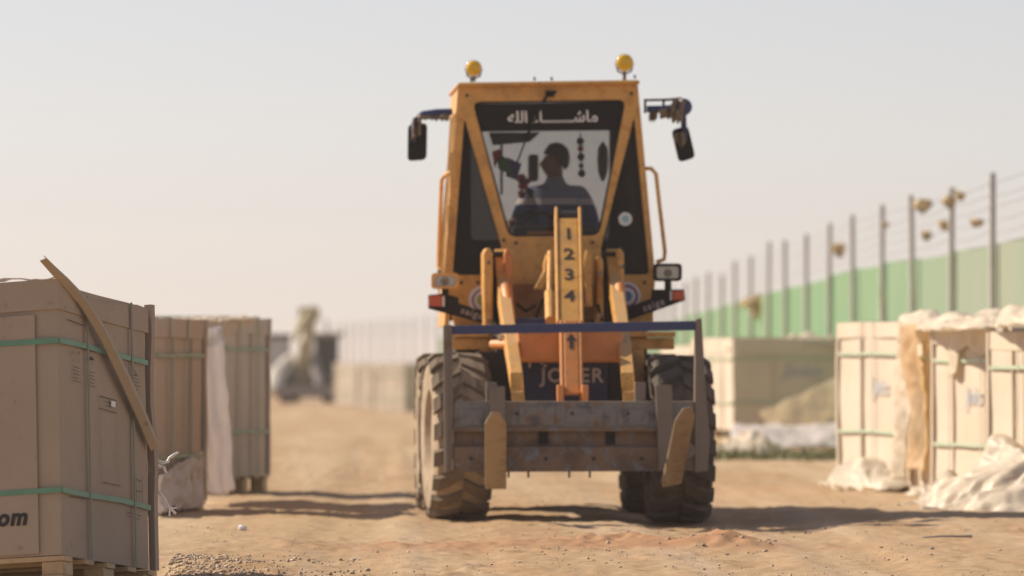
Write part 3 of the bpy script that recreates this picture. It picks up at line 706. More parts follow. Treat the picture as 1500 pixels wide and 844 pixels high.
for i in range(len(ptops) - 1):
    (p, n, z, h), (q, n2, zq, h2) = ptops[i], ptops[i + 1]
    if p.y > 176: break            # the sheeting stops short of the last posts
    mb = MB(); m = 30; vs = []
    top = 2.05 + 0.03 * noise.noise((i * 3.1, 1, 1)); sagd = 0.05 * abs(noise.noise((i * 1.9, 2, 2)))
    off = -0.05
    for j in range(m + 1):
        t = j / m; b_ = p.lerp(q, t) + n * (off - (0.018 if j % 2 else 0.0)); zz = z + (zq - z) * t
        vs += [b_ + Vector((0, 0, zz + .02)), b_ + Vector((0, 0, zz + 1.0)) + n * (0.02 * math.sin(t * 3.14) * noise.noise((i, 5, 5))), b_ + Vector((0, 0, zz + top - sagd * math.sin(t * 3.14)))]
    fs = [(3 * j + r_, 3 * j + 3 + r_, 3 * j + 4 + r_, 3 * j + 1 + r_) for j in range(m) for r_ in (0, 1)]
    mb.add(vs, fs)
    o = obj('green_panel', mb, fencem, fence); o['dust_haze_fade'] = 1.0 if i > 19 else (max(0.0, min(1.0, 1 - (i - 2) / 3.2)) if i > 1 else 1.0)  # near panels paled by dust, far ones to paint in distance haze
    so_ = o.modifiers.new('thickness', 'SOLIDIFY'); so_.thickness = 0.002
for zz in (2.16, 2.27, 2.38, 2.49, 2.60):
    pts = []
    for i in range(len(ptops) - 1):
        (p, n, z, h), (q, n2, zq, h2) = ptops[i], ptops[i + 1]
        for j in range(4):
            t = j / 4; pts.append(p.lerp(q, t) + n * 0.035 + Vector((0, 0, z + (zq - z) * t + zz - 0.03 * math.sin(t * 3.14) * (1 + noise.noise((i * 1.1, zz * 9, 0))))))
    mb = MB(); mb.tube(pts, 0.0035, 4); obj('wire_strand', mb, wirem, fence)
# scraps of film caught on the wires
for i, (px, py, r, where) in enumerate([(1230, 367, 9, 'straw coloured film scrap on the fence above the green sheet, lone one in its span'), (1106, 449, 15, 'largest straw film bundle snagged low on the green fence'),
      (1351, 303, 10, 'film scrap wound round a fence post near its top'), (1357, 346, 7, 'small film scrap hanging just below the wound post scrap'), (1391, 298, 8, 'film scrap caught on the top wires left of a post'),
      (1407, 288, 7, 'film scrap wrapped on the right of the second nearest post'), (1385, 331, 8, 'film scrap hanging low on the wires beside the second nearest post'), (1431, 327, 9, 'flat film scrap caught on wires between the two nearest posts'),
      (1298, 330, 4, 'tiny film shred on a middle fence post')]):
    Y = F * 5.46 / (px - 575); c = P(px, py, Y); rr = r * Y / F
    def fn(u, v, c=c, rr=rr, i=i):          # a torn rag of film, gathered where it caught
        x = (u - .5) * 2; w = (0.35 + 0.75 * math.sin(math.pi * min(1, v * 1.15 + .08))) * (1 + .5 * noise.noise((u * 3, v * 3, i * 2.2)))
        return c + Vector((x * rr * w * 1.15, 0.5 * rr * math.sin(u * 9 + i), (0.5 - v) * rr * (2.0 if i != 7 else 1.0) * (1 + .45 * noise.noise((u * 6, i * 3.1, 0)))))
    o = crumple('film_scrap', fn, 16, 14, scrapm, rr * 0.55, 1.9 / rr, i * 1.9, origin=c, thick=0.002); tag(o, where, 'plastic scrap', 'film scraps on the fence')
# pale timber prop leaning on the fence
Yp = F * 5.40 / (1296 - 575); a_, b_ = P(1300, 700, Yp - .1), P(1292, 420, Yp); a_.z = 0.0
mb = MB(); d = Vector((0.03, 0, 0)); e_ = Vector((0, .03, 0)); mb.hexa([a_ - d - e_, a_ + d - e_, a_ + d + e_, a_ - d + e_, b_ - d - e_, b_ + d - e_, b_ + d + e_, b_ - d + e_])
tag(obj('timber_prop', mb, flat('bleached_timber', (0.55, 0.50, 0.44), 0.8), origin=a_), 'pale bleached timber prop leaning on the green fence', 'timber')

# ------------------------------------------------------------------ the loader
YV = 36.7
HD = Vector((-math.sin(R(1.7)), math.cos(R(1.7)), 0))     # the way its length runs, away from the camera
def V(px, py, d): return P(px, py, YV + d)
ldr = thing('wheel_loader', 'yellow wheel loader with glazed cab and pallet forks driving along the sandy track', 'loader', (V(833, 760, 1.0).x, YV + 1.0, 0))
def ppoly(name, pts, d, t, mat, parent=ldr, bevel=0.004, dd=None):
    """plate whose front outline is given in photograph pixels, t metres deep"""
    mb = MB(); mb.prism([V(x, y, d if dd is None else dd[i]) for i, (x, y) in enumerate(pts)], HD * t); return obj(name, mb, mat, parent, bevel)
def rect(x0, y0, x1, y1): return [(x0, y1), (x1, y1), (x1, y0), (x0, y0)]
# wheels
AX = Vector((HD.y, -HD.x, 0))        # axle line, pointing to picture right
def wheel(px, d, bottom, w, rad, lugs, out, tm, lm, steer=0.0):
    AX = Vector((math.cos(R(1.7 + steer)), math.sin(R(1.7 + steer)), 0))
    c = V(px, 600, d); c.z = rad + g1(c.x, c.y) * 0.5 - 0.008
    wroot = bpy.data.objects.new('wheel', None); link(wroot, ldr); wroot.location = c - ORG[ldr.name]; ORG[wroot.name] = c
    h = w / 2; r0 = rad - 0.022
    prof = [(-h * .72, rad * .50), (-h * .93, rad * .56), (-h * 1.0, rad * .72), (-h * .98, rad * .84), (-h * .86, r0 * .955), (-h * .5, r0 * .99), (0, r0), (h * .5, r0 * .99), (h * .86, r0 * .955), (h * .98, rad * .84), (h, rad * .72), (h * .93, rad * .56), (h * .72, rad * .50)]
    obj('tyre', MB().lathe(prof, c, AX, 48), tm, wroot, smooth=True)
    obj('rim', MB().lathe([(-h * .6, rad * .51), (-h * .62, rad * .46), (-h * .2 * out - .02, rad * .40), (h * .2 * out + .02, rad * .40), (h * .62, rad * .46), (h * .6, rad * .51)], c, AX, 32), yellow, wroot, smooth=True)
    obj('hub', MB().lathe([(-h * .5, rad * .05), (-h * .48, rad * .16), (h * .48, rad * .16), (h * .5, rad * .05)], c, AX, 16), dark, wroot, smooth=True)
    me = {}
    def lug(k, sd):
        th = 2 * math.pi * (k + (0.5 if sd > 0 else 0)) / 18
        mb = MB(); vs = []
        for (a, dt) in ((0.02, 0.0), (0.45, 0.10), (0.80, 0.17), (1.02, 0.21)):
            base = r0 * (1.0 - 0.008 - 0.05 * a ** 3); tp = rad * (1.0 - 0.012 * a ** 4 - (0.05 if a > 1 else 0)); wt = 0.100 - 0.02 * (1 - a)
            for (rr, wd_) in ((base - .01, wt * 1.12), (tp, wt * 0.93)):
                for sg in (-1, 1):
                    an = th + dt - 0.10 + sg * wd_
                    vs.append(c + AX * (sd * a * h) + (Vector((0, 0, 1)) * math.cos(an) + AX.cross(Vector((0, 0, 1))) * math.sin(an)) * rr)
        for q in range(3):
            o = q * 4; mb.f += [(o, o + 4, o + 6, o + 2), (o + 2, o + 6, o + 7, o + 3), (o + 3, o + 7, o + 5, o + 1), (o + 1, o + 5, o + 4, o)]
        mb.f += [(0, 2, 3, 1), (12, 13, 15, 14)]; mb.v = vs
        return mb
    if lugs:
        for k in range(18):
            for sd in (-1, 1): obj('lug', lug(k, sd), lm, wroot)
    else:
        mb = MB()
        for k in range(18):
            for sd in (-1, 1): l = lug(k, sd); mb.add(l.v, l.f)
        obj('tread', mb, lm, wroot)
    return wroot
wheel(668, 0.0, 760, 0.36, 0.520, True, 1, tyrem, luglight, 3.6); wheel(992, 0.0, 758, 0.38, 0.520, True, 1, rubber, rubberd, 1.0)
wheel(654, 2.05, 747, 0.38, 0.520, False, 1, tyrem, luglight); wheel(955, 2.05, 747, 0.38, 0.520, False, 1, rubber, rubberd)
mb = MB(); mb.tube([V(690, 640, 0), V(975, 640, 0)], 0.09, 12); mb.box(V(760, 668, -.12), V(900, 615, .15)); obj('front_axle', mb, dark, ldr)
mb = MB(); mb.tube([V(668, 632, 2.05), V(935, 632, 2.05)], 0.09, 12); obj('rear_axle', mb, dark, ldr)
# chassis and engine hood behind the cab
ppoly('chassis', rect(735, 560, 900, 655), 0.15, 2.3, dark)
ppoly('side_tank', rect(668, 480, 742, 590), 0.62, 1.1, dark); ppoly('side_tank', rect(893, 480, 948, 590), 0.62, 1.1, dark)
ppoly('engine_hood', [(690, 560), (905, 560), (905, 420), (890, 405), (700, 405), (690, 420)], 2.16, 1.0, yellow, bevel=0.03)
ppoly('counterweight', rect(680, 545, 905, 640), 3.0, 0.3, dark, bevel=0.03)
# front frame
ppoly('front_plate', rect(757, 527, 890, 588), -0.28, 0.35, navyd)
ppoly('frame_side', rect(700, 515, 756, 600), -0.05, 0.5, dark); ppoly('frame_side', rect(891, 515, 925, 600), -0.05, 0.5, dark)
o = textobj('lettering', 'JOKER', 0.122, dimwhite, frame3((1, 0, 0), (0, 0, 1), V(838, 551, -0.286)), ldr, local=False, bold=0.003, spacing=1.15)
mb = MB()
for (x0, y0, x1, y1) in ((774, 528, 778, 539), (792, 528, 795, 534), (796, 534, 801, 538)): mb.box(V(x0, y1, -.2835), V(x1, y0, -.281))
obj('lettering', mb, dimwhite, ldr)
# fenders over the front wheels
for (x0, x1) in ((660, 717), (922, 990)):
    mb = MB(); y0 = 486
    mb.prism([V(x0, y0 + 8, .18), V(x1, y0 + 8, .18), V(x1, y0, .18), V(x0, y0, .18)], HD * .5)
    mb.prism([V(x0 + 2, 512, .24), V(x1 - 2, 512, .24), V(x1 - 2, y0 + 9, .24), V(x0 + 2, y0 + 9, .24)], HD * .4)
    obj('fender', mb, yellow, ldr, 0.006)
ppoly('fender_stay', rect(704, 512, 716, 575), .2, .3, orange); ppoly('fender_stay', rect(922, 512, 944, 590), .2, .3, yellow)
# lower body and its lamp brackets
def holes(name, outer, inner, d, t, mat, parent=ldr, bev=0.006):
    bm = bmesh.new(); off = ORG[parent.name]
    for loop in [outer] + inner:
        vs = [bm.verts.new(V(x, y, d) - off) for x, y in loop]
        for a, b in zip(vs, vs[1:] + vs[:1]): bm.edges.new((a, b))
    bmesh.ops.triangle_fill(bm, use_beauty=True, use_dissolve=True, edges=bm.edges[:], normal=(0, -1, 0))
    ret = bmesh.ops.extrude_face_region(bm, geom=bm.faces[:])
    for v in [g for g in ret['geom'] if isinstance(g, bmesh.types.BMVert)]: v.co += HD * t
    bmesh.ops.recalc_face_normals(bm, faces=bm.faces[:])
    me = bpy.data.meshes.new(name); bm.to_mesh(me); bm.free(); me.materials.append(mat)
    o = bpy.data.objects.new(name, me); link(o, parent); ORG[o.name] = off
    if bev: b = o.modifiers.new('bevel', 'BEVEL'); b.width = bev; b.segments = 2; b.limit_method = 'ANGLE'; b.angle_limit = R(50)
    return o
def rnd(pts, r=6):
    out = []; n = len(pts)
    for i in range(n):
        p, a, b = Vector(pts[i]), Vector(pts[i - 1]), Vector(pts[(i + 1) % n])
        u = (a - p).normalized() * min(r, (a - p).length * .4); w = (b - p).normalized() * min(r, (b - p).length * .4)
        for t in (0, .33, .67, 1): q = p + u * (1 - t) ** 2 + w * t ** 2; out.append((q.x, q.y))
    return out
WS = [(692, 149), (917, 146), (878, 345), (745, 347)]
LW = [(680, 172), (735, 362), (735, 403), (663, 403)]
RW = [(929, 170), (951, 402), (882, 403), (880, 364)]
D0 = 0.90
cab = holes('cab_front_frame', [(671, 124), (934, 120), (960, 404), (955, 484), (668, 486), (650, 404)], [rnd(WS, 12), rnd(LW, 7), rnd(RW, 7)], D0, 0.07, yellow)
def pane(name, pts, d, mat, parent=ldr):
    mb = MB(); mb.prism([V(x, y, d) for x, y in rnd(pts, 8)], HD * .006); return obj(name, mb, mat, parent)
def grow(pts, k):
    cx = sum(p[0] for p in pts) / len(pts); cy = sum(p[1] for p in pts) / len(pts)
    return [(x + (k if x > cx else -k), y + (k if y > cy else -k)) for x, y in pts]
pane('windscreen', grow(WS, 3), D0 + .030, clear); pane('corner_window', grow(LW, 2), D0 + .030, tinted); pane('corner_window', grow(RW, 2), D0 + .030, tinted)
# black rubber round the windscreen and the printed visor band
def ringpart(name, pts, k, d, t, mat):
    return holes(name, rnd(pts, 12), [rnd(grow(pts, -k), 10)], d, t, mat, bev=0)
ringpart('window_seal', WS, 2.6, D0 + .008, .02, black); ringpart('window_seal', LW, 2.2, D0 + .008, .02, black); ringpart('window_seal', RW, 2.2, D0 + .008, .02, black)
ppoly('visor_band', [(703, 193), (908, 191), (916, 150), (694, 152)], D0 + .022, .004, black, bevel=0)
ar = ''.join(reversed('\uFEE3\uFE8E\uFEB7' + '\u0640' * 7 + '\uFE8E\uFE80 \uFE8D\uFEDF\uFEE0\uFEEA'))
ARABIC = (ar, V(810, 172, D0 + .0175))
textobj('lettering', ar, 0.10, white, frame3((1, 0, 0.015), (0, 0, 1), ARABIC[1]), ldr, local=False, bold=0.002)
# cab shell: roof, sides, rear
ppoly('cab_roof', [(668, 127), (938, 123), (936, 117), (671, 121)], D0 - .05, 1.36, yellow, bevel=0.01)
def sidewall(name, ptop, pbot, xin, mat):
    A, B = V(*ptop, D0 + .072), V(*pbot, D0 + .072); L_ = 1.16
    def q(f, u): return A.lerp(B, f) + HD * (L_ * u)
    inn = Vector((xin, 0, 0)); mb = MB()
    def pl(f0, f1, u0, u1):
        p = [q(f1, u0), q(f1, u1), q(f0, u1), q(f0, u0)]; mb.prism(p, inn)
    pl(0, .10, 0, 1); pl(.1, .80, 0, .16); pl(.1, .80, .93, 1); pl(.1, .8, .5, .60); pl(.80, 1, 0, 1)
    o = obj(name, mb, mat, ldr)
    g_ = MB()
    for u0, u1 in ((.165, .495), (.605, .925)): p = [q(.795, u0), q(.795, u1), q(.105, u1), q(.105, u0)]; g_.prism([x + inn * .4 for x in p], inn * .2)
    return o, g_
o, g_ = sidewall('cab_side', (671.5, 128), (651, 478), 0.03, yellow); obj('side_window', g_, clear, ldr)
o, g_ = sidewall('cab_side', (933.5, 124), (957, 478), -0.03, yellow); obj('side_window', g_, clear, ldr)
RWN = [(690, 150), (893, 150), (893, 352), (690, 352)]
DR = D0 + 1.25
holes('cab_rear_frame', [(665, 128), (925, 126), (944, 402), (942, 470), (645, 470), (641, 402)], [rnd(RWN, 8)], DR, 0.05, dark)
pane('rear_window', grow(RWN, 2), DR + .02, clear)
ppoly('cab_floor', rect(655, 440, 950, 446), D0 + .08, 1.15, dark, bevel=0)
for (x, y) in ((690, 119), (783, 117), (808, 117), (930, 114)): mb = MB(); b_ = V(x, y + 1, D0 + .1); mb.tube([b_, b_ + Vector((0, 0, .022))], .007, 8); obj('roof_bolt', mb, dark, ldr)
mb = MB(); mb.tube([V(797, 148, D0 - .02), V(803, 136, D0 - .05), V(815, 135, D0 - .05)], .010, 8); mb.box(V(799, 142, D0 - .045), V(812, 133, D0 - .012)); obj('wiper_motor', mb, black, ldr)
mb = MB(); mb.tube([V(800, 143, D0 - .03), V(786, 172, D0 - .012), V(771, 205, D0 - .008)], .005, 6); mb.tube([V(782, 172, D0 - .006), V(757, 240, D0 - .004)], .006, 6); obj('wiper_arm', mb, black, ldr)
# roof work lamps with amber lenses
for (px, py, r) in ((694, 100, 12), (915, 92, 13)):
    d = D0 + .05; c = V(px, py, d); rr = r * (YV + d) / F
    lam = bpy.data.objects.new('work_lamp', None); link(lam, ldr); lam.location = c - ORG[ldr.name]; ORG[lam.name] = c
    obj('housing', MB().lathe([(0.0, rr), (.02, rr * 1.02), (.05, rr * .8), (.075, rr * .35)], c, HD, 24), chrome, lam, smooth=True)
    obj('lens', MB().lathe([(-.020, rr * .25), (-.016, rr * .6), (-.006, rr * .9), (.001, rr * .95)], c, HD, 24), amber, lam, smooth=True)
    b_ = V(px, 119, d); mb = MB(); mb.tube([b_ + Vector((0, .04, 0)), c + Vector((0, .045, -rr * .6))], .012, 8)
    mb.tube([c + Vector((-rr, .03, 0)), c + Vector((-rr * .75, .03, -rr * .95)), c + Vector((0, .03, -rr * 1.28)), c + Vector((rr * .75, .03, -rr * .95)), c + Vector((rr, .03, 0))], .006, 6); obj('bracket', mb, greysteel, lam)
# mirrors
def mirror(arm, heads, tatter, bracket=None):
    mroot = bpy.data.objects.new('mirror', None); link(mroot, ldr); c = V(arm[0][0], arm[0][1], D0); mroot.location = c - ORG[ldr.name]; ORG[mroot.name] = c
    mb = MB(); mb.tube([V(x, y, D0 + dd) for x, y, dd in arm], [r_ for r_ in (.022, .024, .026, .026, .020, .016)][:len(arm)], 10); obj('arm', mb, navy, mroot, smooth='full')
    mb = MB(); mb.prism([V(x, y, D0 + .05) for x, y in rnd(heads, 7)], HD * .05); obj('head', mb, black, mroot, 0.008)
    mb = MB(); mb.prism([V(x, y, D0 + .102) for x, y in rnd(grow(heads, -3), 6)], HD * .003); obj('mirror_glass', mb, chrome, mroot)
    for i, (x0, x1, y0, h) in enumerate(tatter):
        crumple('rag_wrap', lambda u, v: V(x0 + (x1 - x0) * u, y0 + h * v * (0.55 + 0.6 * abs(noise.noise((u * 6 + i, 2, x0)))), D0 - .03 - .02 * math.sin(u * 9)), 16, 8, raggy, 0.012, 18, i + x0, mroot, 0.002)
    if bracket:
        mb = MB(); z_ = D0 + .02
        for (x0, y0, x1, y1) in bracket: mb.tube([V(x0, y0, z_), V(x1, y1, z_)], .008, 8)
        obj('bracket', mb, dark, mroot)
raggy = filmmat('dusty_ragged_tape', (0.22, 0.165, 0.10), 0.15)
mirror([(662, 164, .02), (640, 165, 0), (620, 168, 0), (609, 175, -.01), (606, 190, 0), (606, 208, .03)], [(598, 182), (626, 180), (625, 234), (597, 236)], [(612, 658, 168, 12), (604, 616, 176, 40)])
mirror([(948, 160, .02), (972, 160, 0), (990, 158, 0), (1000, 150, 0), (1001, 172, 0), (1003, 205, .03)], [(984, 190), (1008, 184), (1019, 231), (995, 238)], [(950, 962, 164, 20), (965, 1000, 160, 24), (983, 1002, 146, 30), (988, 1003, 195, 28)],
       [(945, 145, 945, 166), (945, 147, 985, 146), (972, 147, 972, 162), (972, 147, 998, 144)])
mb = MB(); p0 = V(1001, 157, D0); mb.lathe([(-.03, .03), (-.02, .055), (.06, .055), (.075, .03)], p0, HD, 16)
obj('mirror_pivot', mb, navy, ldr, smooth=True)
# grab rails
mb = MB(); mb.tube([V(944, 247, D0 + .03), V(954, 247, D0 + .0), V(961, 255, D0 - .01), V(966, 300, D0), V(974, 368, D0), V(973, 380, D0 + .01), V(962, 384, D0 + .03)], .013, 10); obj('grab_rail', mb, yellow, ldr, smooth='full')
mb = MB(); mb.tube([V(662, 252, D0 + .03), V(652, 256, D0 + .2), V(647, 264, D0 + .2), V(644, 330, D0 + .2), V(642, 392, D0 + .2), V(652, 398, D0 + .1)], .013, 10); obj('grab_rail', mb, yellow, ldr, smooth='full')
ppoly('door_hinge', rect(659, 224, 669, 275), D0 - .02, .06, yellow); ppoly('door_hinge', rect(655, 300, 661, 345), D0 - .02, .06, yellow)
# headlamps, indicator brackets
for (x0, y0, x1, y1) in ((632, 400, 672, 423), (958, 386, 999, 412)):
    h = bpy.data.objects.new('headlamp', None); link(h, ldr); c = V((x0 + x1) / 2, (y0 + y1) / 2, .62); h.location = c - ORG[ldr.name]; ORG[h.name] = c
    bezel = yellow if x0 < 700 else black
    mb = MB(); mb.prism([V(x, y, .64) for x, y in rnd(rect(x0, y0, x1, y1), 6)], HD * .10); obj('housing', mb, bezel, h, .006)
    holes('bezel', rnd(rect(x0, y0, x1, y1), 6), [rnd(rect(x0 + 4, y0 + 4, x1 - 4, y1 - 4), 4)], .60, .039, bezel, h, 0)
    mb = MB(); mb.prism([V(x, y, .632) for x, y in rnd(rect(x0 + 4, y0 + 4, x1 - 4, y1 - 4), 4)], HD * .006); obj('reflector', mb, chrome, h)
    mb = MB(); mb.prism([V(x, y, .612) for x, y in rnd(rect(x0 + 4.2, y0 + 4.2, x1 - 4.2, y1 - 4.2), 4)], HD * .004); obj('lens', mb, lampg, h)
    cc_ = V((x0 + x1) / 2, (y0 + y1) / 2 + 1, .618); obj('bulb_shield', MB().lathe([(0, .012), (.002, .026), (.012, .026)], cc_, HD, 14), dimwhite, h)
    mb = MB(); mb.tube([V((x0 + x1) / 2, y1, .68), V((x0 + x1) / 2, y1 + 16, .68)], .022, 8); obj('stalk', mb, dark, h)
ppoly('lamp_bracket', [(672, 444), (716, 460), (716, 476), (628, 452), (628, 432), (652, 430), (672, 436)], .60, .10, black)
ppoly('lamp_bracket', [(1004, 440), (922, 469), (920, 450), (955, 437), (956, 424), (1002, 424)], .60, .10, black)
ppoly('indicator_lens', rect(629, 433, 647, 449), .585, .012, reflm); ppoly('indicator_lens', rect(985, 426, 1002, 440), .585, .012, reflm)
ppoly('indicator_trim', rect(981.5, 426, 984, 440), .59, .008, white, bevel=0); ppoly('indicator_trim', rect(648, 434, 651, 449), .59, .008, white, bevel=0)
textobj('lettering', 'saiga', 0.062, dimwhite, frame3((1, 0, -.30), (0, 0, 1), V(691, 459, .592)), ldr, local=False, shear=.1, bold=.001, spacing=1.2)
textobj('lettering', 'saiga', 0.062, dimwhite, frame3((1, 0, .36), (0, 0, 1), V(957, 447, .592)), ldr, local=False, shear=.1, bold=.001, spacing=1.2)
# colour ring stickers
def arcs(name, px, py, spec, d, a0, a1):
    st = None
    for (r0, r1, m) in spec:
        mb = MB(); n = 18; k = 0.0
        for i in range(n):
            t0, t1 = a0 + (a1 - a0) * i / n, a0 + (a1 - a0) * (i + 1) / n
            q = [(px + r * math.cos(t), py - r * math.sin(t)) for r, t in ((r0, t0), (r1, t0), (r1, t1), (r0, t1))]
            mb.prism([V(x, y, d) for x, y in q], HD * .0012)
        o = obj(name, mb, m, ldr)
stw, stp, stb, sty = white, flat('sticker_violet', (0.25, 0.07, 0.22), .5), flat('sticker_blue', (0.05, 0.22, 0.42), .5), flat('sticker_yellow_green', (0.42, 0.45, 0.10), .5)
arcs('round_sticker', 708, 440, [(17, 22, stw), (14, 17, stp), (9.5, 14, stw), (0, 9.5, sty)], D0 - .004, 0, 2 * math.pi)
arcs('round_sticker', 918, 434, [(17, 21, stw), (13, 17, stp), (8, 13, stw), (0, 8, stb)], D0 - .004, 0, 2 * math.pi)
arcs('round_sticker', 916, 321, [(5.5, 10, stw), (0, 5.5, flat('sticker_pale_teal', (0.30, 0.55, 0.55), .5))], D0 + .028, 0, 2 * math.pi)
# lift towers, arms, cross tube
ppoly('lift_tower', [(710, 590), (722, 590), (722, 372), (718, 363), (712, 363), (708, 372)], .30, .34, yellow, bevel=.018)
ppoly('lift_tower', [(745, 590), (753, 590), (750, 372), (742, 364), (739, 372)], .42, .30, orange)
ppoly('lift_tower', [(873, 590), (884, 590), (884, 384), (880, 374), (874, 376)], .42, .30, yellow, bevel=.016)
ppoly('lift_tower', [(906, 590), (917, 590), (914, 372), (909, 362), (903, 366)], .46, .24, yellow, bevel=.016)
def arm(path, w, name='lift_arm', mat=yellow):
    mb = MB(); rings = []
    for (px, py, d, hgt) in path:
        c = V(px, py, d); hx = Vector((w / 2, 0, 0)); hz = Vector((0, hgt * .55, hgt * .83))
        rings.append([c - hx - hz, c + hx - hz, c + hx + hz, c - hx + hz])
    for A, B in zip(rings[:-1], rings[1:]): 
        o_ = len(mb.v); mb.v += A + B; mb.f += [(o_ + k, o_ + (k + 1) % 4, o_ + 4 + (k + 1) % 4, o_ + 4 + k) for k in range(4)]
    n = len(mb.v); mb.f += [(0, 1, 2, 3), (n - 4, n - 3, n - 2, n - 1)]
    bm = bmesh.new()
    return obj(name, mb, mat, ldr, .020)
arm([(733, 374, .62, .05), (737, 425, .35, .09), (744, 478, -.2, .09), (751, 520, -.65, .08), (757, 560, -.95, .07), (760, 590, -1.02, .04)], .075)
arm([(897, 374, .62, .05), (901, 420, .35, .09), (910, 475, -.2, .09), (916, 520, -.65, .08), (920, 560, -.95, .07), (922, 590, -1.02, .04)], .075)
for x in (731, 899): mb = MB(); p_ = V(x, 372, .58); mb.tube([p_ - AX * .07, p_ + AX * .07], .016, 12); obj('pivot_pin', mb, dark, ldr, smooth=True)
ppoly('cross_tube', [(763, 531), (916, 531), (912, 484), (757, 484)], -.58, .16, orange, bevel=.02)
mb = MB(); mb.tube([V(722, 505, -.3), V(745, 505, -.45)], .03, 14); obj('hydraulic_fitting', mb, orange, ldr, smooth=True)
mb = MB(); mb.tube([V(731, 489, -.4), V(735, 497, -.4)], .022, 10); obj('grease_cap', mb, chrome, ldr, smooth=True)
ppoly('hood_front', rect(752, 416, 886, 470), .75, .12, brownp); ppoly('tower_inner_dark', rect(722, 372, 741, 590), .58, .06, brownd, bevel=0); ppoly('tower_inner_dark', rect(884, 376, 904, 590), .62, .06, brownd, bevel=0); ppoly('blue_cross_plate', rect(755, 466, 806, 484), -.05, .08, navy)
# bell crank with painted numbers, tilt link
def chan(name, top, bot, w, fl, mat, y_rec):
    """channel section: web with two forward flanges"""
    A, B = V(*top), V(*bot); ax = (B - A).normalized(); fw = Vector((0, -1, 0)); fw = (fw - ax * fw.dot(ax)).normalized()
    hx = Vector((w / 2, 0, 0)); mb = MB(); T = A + ax * y_rec
    def bar(p, q, x0, x1, f0, f1):
        X0, X1 = Vector((x0, 0, 0)), Vector((x1, 0, 0))
        mb.hexa([p + X0 + fw * f0, p + X1 + fw * f0, p + X1 + fw * f1, p + X0 + fw * f1, q + X0 + fw * f0, q + X1 + fw * f0, q + X1 + fw * f1, q + X0 + fw * f1])
    bar(T, B, -w / 2 + .021, w / 2 - .021, -.012, .012)
    bar(A, B, -w / 2, -w / 2 + .020, -.10, fl); bar(A, B, w / 2 - .020, w / 2, -.10, fl)
    return obj(name, mb, mat, ldr, .008), ax, fw
cr, ax_, fw_ = chan('bell_crank', (832, 305, .10), (835, 474, -.62), .165, .018, yellow, .10)
mb = MB(); mb.tube([V(818, 316, .08), V(847, 316, .08)], .03, 12); obj('crank_pin', mb, dark, ldr, smooth=True)
for s_, yy in (('1', 346), ('2', 376), ('3', 406), ('4', 437)):
    f = (yy - 305) / (474 - 305); c = V(832, 305, .10).lerp(V(835, 474, -.62), f)
    textobj('stencil_number', s_, 0.135, inkm, frame3((1, 0, 0), -ax_, c + fw_ * .0135), ldr, local=False, bold=.003)
lk, ax2, fw2 = chan('tilt_link', (836, 470, -.66), (838, 578, -1.02), .135, .012, orange, .0)
c0 = V(836, 470, -.66).lerp(V(838, 578, -1.02), 32 / 108) + fw2 * .0135
mb = MB(); e1 = Vector((1, 0, 0)); e2 = -ax2
mb.prism([c0 + e1 * a + e2 * b for a, b in ((-.011, -.06), (.011, -.06), (.011, .005), (.032, .005), (0, .06), (-.032, .005), (-.011, .005))], fw2 * .001); obj('stencil_arrow', mb, inkm, ldr)
ppoly('link_lug', rect(817, 564, 826, 590), -1.05, .12, orange); ppoly('link_lug', rect(853, 564, 862, 590), -1.05, .12, orange)
# hydraulic cylinder beside the crank and its brackets
mb = MB(); mb.tube([V(806, 470, -.3), V(805, 430, .05)], .032, 12); mb.tube([V(805, 430, .05), V(806, 370, .4)], .018, 12); obj('tilt_cylinder', mb, yellow, ldr, smooth=True)
ppoly('crank_bracket', [(798, 430), (808, 430), (808, 378), (802, 372), (798, 386)], .35, .25, yellow); ppoly('crank_bracket', [(858, 450), (868, 450), (866, 372), (860, 366), (857, 380)], .35, .25, yellow)
ppoly('cylinder_bracket', [(782, 424), (795, 424), (803, 402), (798, 396)], .30, .10, yellow)
mb = MB(); 
for (q) in ([(760, 470, .4), (764, 500, .1), (770, 540, -.05)], [(868, 470, .4), (872, 500, .1), (880, 530, .0)], [(725, 470, .3), (728, 520, .1), (722, 560, 0)]):
    mb.tube([V(*p) for p in q], .014, 8)
obj('hydraulic_hose', mb, black, ldr, smooth='full')
for (pa_, pb_, pc_) in (((741, 420, .25), (748, 470, -.05), (755, 545, -.55)), ((908, 420, .25), (911, 470, -.05), (914, 540, -.5))):
    mb = MB(); mb.tube([V(*pa_), V(*pb_)], .034, 12); obj('lift_cylinder', mb, orange, ldr, smooth=True)
    mb = MB(); mb.tube([V(*pb_), V(*pc_)], .019, 12); obj('cylinder_rod', mb, chrome, ldr, smooth=True)
for q in ([(795, 440, .45), (786, 462, .2), (782, 498, -.1), (790, 530, -.2)], [(876, 448, .4), (884, 480, -.1), (878, 520, -.2)], [(758, 446, .5), (771, 456, .3), (783, 448, .4)], [(846, 470, -.4), (862, 492, -.45), (858, 520, -.5)]):
    mb = MB(); mb.tube([V(*p) for p in q], .011, 8); obj('hydraulic_hose', mb, black, ldr, smooth='full')
for (x, y) in ((684, 140), (925, 137), (756, 356), (868, 355), (676, 414), (700, 414), (900, 412), (944, 414), (738, 352), (886, 352)):
    mb = MB(); c = V(x, y, D0 - .006); mb.tube([c, c + HD * .02], .011, 8); obj('cab_bolt', mb, dark, ldr)
for (x, y) in ((716, 385), (716, 470), (716, 540), (879, 400), (879, 500), (912, 390), (912, 480)):
    mb = MB(); c = V(x, y, .30); c.y -= .012; mb.tube([c, c + HD * .2], .012, 8); obj('tower_bolt', mb, greysteel, ldr)
